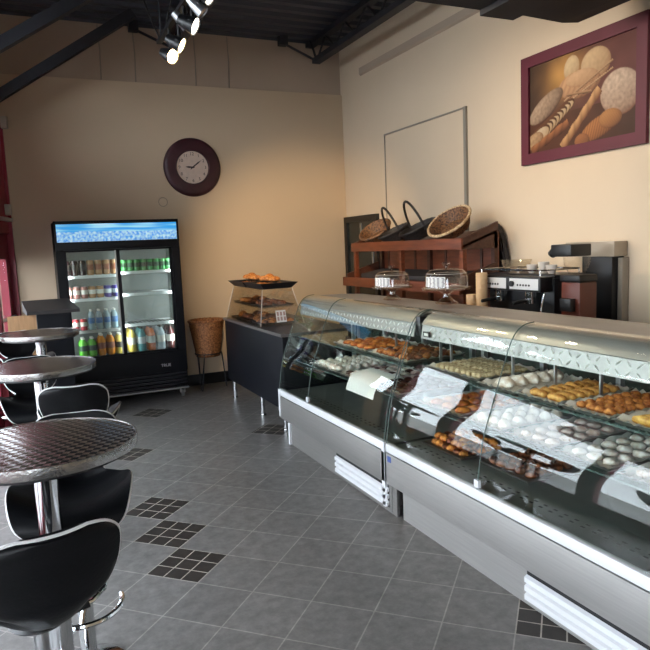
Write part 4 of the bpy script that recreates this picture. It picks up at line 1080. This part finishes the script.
b = MB(); b.hexa([(-.3, y0-.06, .27), (.14, y0, .35), (.14, y1, .35), (-.3, y1+.06, .27), (-.3, y0-.06, .29), (.14, y0, .37), (.14, y1, .37), (-.3, y1+.06, .29)]); b.build('lower_shelf', M['wood'], t, smooth=False)
b = MB(); b.box(-.325, -.3, y0-.08, y1+.08, .25, .345, .003); b.build('front_rail', M['wood'], t)
for y in (y0-.04, y1+.01):
    b = MB(); b.prism([(-.3, .25), (-.3, .38), (.1, .5), (.1, .25)], y, y+.025, 'y'); b.build('side_panel', M['woodd'], t, smooth=False)
b = MB(); b.box(.146, .158, y0, y1, .05, .76); b.build('back_panel', M['wood'], t, smooth=False)
for k in range(7):
    y = y0+.2+k*.27; b = MB(); b.box(.136, .146, y, y+.03, .39, .75); b.build('slat', M['woodd'], t, smooth=False)
b = MB(); b.hexa([(-.172, y0+.07, .316), (.1, y0+.07, .3655), (.1, y1-.07, .3655), (-.172, y1-.07, .316), (-.172, y0+.07, .375), (.1, y0+.07, .42), (.1, y1-.07, .42), (-.172, y1-.07, .375)]); o = b.build('black_liner', M['cloth'], None, smooth=False); o.location = (3.55, 5.45, .9)
o.name = 'bread_tray'; tag(o, 'long black tray lying on the lower shelf of the wooden rack', 'tray')
# baskets lying on the sloping top shelf
SL = math.atan2(.125, .36)
def shelf_z(x): return .9+.65+(x-3.55+.22)*math.tan(SL)
def basket(label, x, y, r, h, matr, tilt, rz, rimm=None, handle=None, oval=1.0, lift=.0):
    t = thing('basket', label, 'basket', (x, y, shelf_z(x)+lift), (tilt, 0, rz)); 
    b = MB(Matrix.Diagonal((oval, 1, 1, 1))); pr = [(r*(.74+.26*k/9), h*k/9) for k in range(10)]
    o_ = woven(b, pr, .004, 20, 80); woven(b, [(q-.012, z+.008) for q, z in pr[::-1]], .004, 20, 80); b._f(o_[0]); b.lathe([(0, .01), (r*.74-.01, .01)], 30); b.build('body', matr, t, angle=80)
    b = MB(Matrix.Diagonal((oval, 1, 1, 1))); b.tube([(r*math.cos(k*PI/18), r*math.sin(k*PI/18), h+.003*(k % 2)) for k in range(36)], .013, 8, True); b.build('rim', rimm or matr, t)
    if handle:
        b = MB(); b.tube([(0, r*math.cos(PI*k/16), h*.7+handle*math.sin(PI*k/16)) for k in range(17)], .012, 8); b.build('handle', matr, t)
    return t
basket('tan flat wicker basket at the end of the rack nearest the back wall', 3.50, 6.17, .18, .10, M['wickermid'], 0, R(10), None, None, 1.0, .05).rotation_euler = (R(8), -SL-R(16), 0)
basket('black wicker basket with hoop handle, beside the tan basket on the rack', 3.50, 5.78, .165, .10, M['wickerdark'], 0, 0, None, .29, 1.0, .032).rotation_euler = (R(0), -SL-R(6), R(-12))
basket('black wicker basket with hoop handle, beside the pale-rimmed basket on the rack', 3.50, 5.34, .185, .10, M['wickerdark'], 0, 0, None, .30, 1.0, .032).rotation_euler = (R(0), -SL-R(6), R(-12))
basket('round brown wicker basket with pale rim tilted on the rack end', 3.51, 4.83, .205, .10, M['wickermid'], 0, 0, M['wickerrim'], None, 1.0, .062).rotation_euler = (R(6), -SL-R(20), 0)
def settle(t):
    bpy.context.view_layer.update(); g = 9
    for o in t.children:
        for v in o.data.vertices:
            w = o.matrix_world @ v.co
            g = min(g, w.z-(shelf_z(w.x) if w.x > 3.336 else 1.617))
    t.location.z += .002-g
for t in [o for o in COL.objects if o.name.startswith('basket')]: settle(t)
# grey cloth bag hanging behind the rack
b = MB(); pts = [(4.50, 1.12), (4.48, 1.4), (4.54, 1.62), (4.60, 1.72), (4.66, 1.74), (4.72, 1.70), (4.72, 1.5), (4.70, 1.2), (4.68, 1.1)]
b.prism([(y, z) for y, z in pts][::-1], 3.78, 3.85, 'x'); bmesh.ops.bevel(b.bm, geom=list(b.bm.edges), offset=.012, segments=2, affect='EDGES')
b.m = Matrix.Identity(4)
o = b.build('hanging_cloth', M['cloth'], None); tag(o, 'dark grey cloth hanging on the wall beside the wooden rack', 'cloth')
# stacks of cream cups
def cups(label, x, y, n, r):
    t = thing('paper_cup_stack', label, 'cups', (x, y, .9))
    b = MB(); b.lathe([(0, 0), (r*.78, 0), (r, .11)], 24)
    for k in range(n): z = .11+k*.022; b.lathe([(r, z-.003), (r+.003, z), (r, z+.003), (r*.97, z+.02)], 24)
    b.lathe([(r*.97, .11+n*.022-.002), (0, .11+n*.022-.03)], 24); b.build('cup', M['cream'], t)
cups('tall stack of cream paper cups between the wooden rack and the coffee machine', 3.245, 4.12, 15, .045)
cups('short stack of cream paper cups beside the taller cup stack', 3.245, 4.25, 7, .042)
# espresso machine
t = thing('espresso_machine', 'black and chrome two-group espresso machine on the back counter', 'coffee machine', (3.52, 3.88, .9))
a, c_ = -.35, .36
b = MB(); b.box(-.1, .2, a, c_, .06, .40, .006); b.box(-.22, .2, a, c_, .0, .09, .004); b.build('body', M['black'], t)
b = MB(); b.box(-.22, -.1, a+.01, c_-.01, .305, .415, .008); b.box(-.1, .2, a, c_, .40, .425, .004); b.build('top_housing', M['black'], t)
panelm = mat('panel_steel', 'd8d8d6', .3, .5)
for y in (-.17, .17):
    b = MB(); b.hexa([(-.222, y-.15, .32), (-.222, y+.15, .32), (-.215, y+.15, .32), (-.215, y-.15, .32), (-.222, y-.15, .40), (-.222, y+.15, .40), (-.215, y+.15, .40), (-.215, y-.15, .40)]); p = b.build('control_panel', panelm, t, smooth=False)
    b = MB()
    for k in range(5): b.cyl((-.2225, y-.06+k*.03, .352), (-.226, y-.06+k*.03, .352), .008, n=10)
    b.build('button', M['rubber'], p)
    b = MB(); b.cyl((-.2225, y+.12, .36), (-.235, y+.12, .36), .022, n=16); b.build('dial', M['black'], p)
    b = MB(); b.cyl((-.16, y, .305), (-.16, y, .25), .035, n=20).cyl((-.16, y, .25), (-.16, y, .215), .04, n=20); g = b.build('group_head', M['chrome'], t)
    b = MB(); b.tube([(-.19, y, .235), (-.24, y, .235), (-.33, y, .225)], .013, 10); b.build('portafilter_handle', M['rubber'], g)
for y in (-.33, .33):
    b = MB(); b.tube([(-.17, y, .31), (-.2, y, .2), (-.215, y, .1)], .006, 8); b.build('steam_wand', M['chrome'], t)
b = MB(); b.tube([(-.2, a+.03, .46), (.17, a+.03, .46), (.17, c_-.03, .46), (-.2, c_-.03, .46)], .006, 8, True)
for x, y in ((-.2, a+.03), (.17, a+.03), (.17, c_-.03), (-.2, c_-.03)): b.cyl((x, y, .42), (x, y, .46), .006, n=8)
b.build('cup_rail', M['chrome'], t)
def glassbowl(label, nm, cat, x, y, z, r, h, m_):
    b = MB(); b.lathe([(0, 0), (r*.5, 0), (r*.86, h*.4), (r, h), (r*.96, h), (r*.8, h*.42), (0, .006)], 28); o = b.build(nm, m_); o.location = (x, y, z); return tag(o, label, cat)
glassbowl('clear bowl standing on the espresso machine, at the end by the wooden rack', 'glass_bowl', 'bowl', 3.56, 4.08, 1.327, .12, .10, M['acrylic'])
b = mat('white_china', 'cdc6bc', .3)
for k, (x, y, lb) in enumerate(((3.5, 3.84, 'pale cup on the espresso machine beside the clear bowl'), (3.52, 3.74, 'pale cup in the middle of the three on the espresso machine'), (3.5, 3.64, 'pale cup on the espresso machine nearest the grinder'))): glassbowl(lb, 'coffee_cup', 'cup', x, y, 1.327, .042, .065 if k != 1 else .085, b)
# grinder
t = thing('coffee_grinder', 'black coffee grinder with red brown body beside the espresso machine', 'coffee grinder', (3.46, 3.36, .9))
b = MB(); b.box(-.1, .1, -.1, .1, 0, .04, .006); b.box(-.06, .1, -.085, .085, .04, .38, .012); b.build('body', mat('red_brown_plastic', '5c2a1c', .35), t)
b = MB(); b.box(-.07, .1, -.09, .09, .38, .43, .01); b.build('collar', M['black'], t)
b = MB(); b.box(-.11, -.061, -.05, .05, .18, .27, .008); b.build('dosing_chamber', M['black'], t)
b = MB(); b.lathe([(.05, .43), (.085, .50), (.09, .55)], 24); b.build('bean_hopper', M['acrylic'], t)
b = MB(); b.box(-.095, .095, -.04, .15, .555, .64, .012); b.cyl((-.06, .15, .59), (-.06, .175, .57), .03, n=14); b.build('head', M['black'], t)
# brewer cabinet
t = thing('brewer_cabinet', 'shallow black cabinet with beige steel top band at the end of the back counter', 'cabinet', (3.80, 3.49, .9))
b = MB(); b.box(-.05, .066, -.17, .10, .0, .54, .003); b.build('body', M['black'], t)
b = MB(); b.box(-.065, .066, -.20, .25, .54, .645, .003); b.build('top_band', mat('beige_steel', 'a09585', .4, .3), t)
b = MB(); b.box(.0, .066, -.215, -.175, .0, .53, .003); b.build('side_panel', mat('beige_panel', '8f8577', .5), t)
# accent: wall conduit cable lines under the ceiling on back wall
b = MB()
for x in (.95, 1.32, 2.0, 2.4): b.tube([(x, YB-.004, 3.5), (x+.01, YB-.004, 3.8), (x, YB-.004, 4.08)], .006, 6)
struct(b.build('trim_9', M['conduit']), 'thin cables running up the back wall above the ledge', 'trim')

# ------------------------------------------------------------------ light
def lights():
    w = bpy.data.worlds.new('world'); S.world = w; w.use_nodes = True
    bg = w.node_tree.nodes['Background']; bg.inputs[0].default_value = lin('ecf2f8'); bg.inputs[1].default_value = WORLD
    def portal(mtx, sx, sy):
        l = bpy.data.lights.new('window_portal', 'AREA'); l.shape = 'RECTANGLE'; l.size = sx; l.size_y = sy
        l.cycles.is_portal = True
        o = bpy.data.objects.new('window_portal', l); COL.objects.link(o); o.matrix_world = mtx
    # area lights shine along their -Z
    for a, b in bays:
        m = SF @ Matrix.Translation(((a+b)/2, -.1, (SILL+HEAD)/2)) @ Matrix.Rotation(R(90), 4, 'X')
        portal(m @ Matrix.Rotation(PI, 4, 'X'), b-a, HEAD-SILL)
        m = SF @ Matrix.Translation(((a+b)/2, -.1, 3.125)) @ Matrix.Rotation(R(-90), 4, 'X')
        portal(m, b-a, .95)
    m = SF @ Matrix.Translation(((.06+U(6.85))/2, -.1, 1.14)) @ Matrix.Rotation(R(-90), 4, 'X')
    portal(m, .6, .92)
    portal(Matrix.Translation((-1.22, YF-.11, 1.52)) @ Matrix.Rotation(R(-90), 4, 'X'), 1.75, 2.15)
WORLD = 11
lights()
# extra unseen spotlights on the same track, added to warm the walls
def spot(p, q, e, size, col, blend=.5):
    d = (Vector(q)-Vector(p)).normalized(); t = thing('track_spotlight', 'added unseen spotlight on the ceiling track, warming the walls', 'spotlight', (p[0], p[1], 3.34), group='added unseen spotlights')
    o = Vector((.02, 0, p[2]-3.34))
    b = MB(); b.cyl((0, 0, -.002), (0, 0, o.z+.06), .012, n=10); b.build('stem', M['black'], t)
    b = MB(); b.cyl(o-d*.13, o-d*.07, .035, .05, 18).cyl(o-d*.07, o, .05, .06, 18, caps=False); b.build('lamp_shade', M['black'], t)
    b = MB(); b.cyl(o-d*.012, o-d*.008, .055, .055, 20); b.build('lens', lampc, t)
    l = bpy.data.lights.new('spot_lamp', 'SPOT'); l.energy = e; l.spot_size = R(size); l.spot_blend = blend; l.shadow_soft_size = .05; l.color = col
    c = bpy.data.objects.new('spot_lamp', l); COL.objects.link(c); c.location = Vector((p[0], p[1], 3.34))+o+d*.01; c.rotation_euler = d.to_track_quat('-Z', 'Y').to_euler()
spot((1.2, 3.75, 3.15), (3.3, 7.6, 1.2), 430, 46, (1, .73, .42), .8)
spot((1.2, 3.45, 3.15), (3.8, 4.6, 2.0), 60, 75, (1, .8, .56), .8)
S.view_settings.view_transform = 'Standard'; S.view_settings.look = 'None'
S.view_settings.exposure = .14; S.view_settings.gamma = 1; S.view_settings.use_curve_mapping = False
S.cycles.use_denoising = True
S.cycles.max_bounces = 8; S.cycles.diffuse_bounces = 4; S.cycles.glossy_bounces = 4; S.cycles.transparent_max_bounces = 32; S.cycles.transmission_bounces = 8
S.cycles.caustics_reflective = False; S.cycles.caustics_refractive = False
S.cycles.sample_clamp_indirect = 6
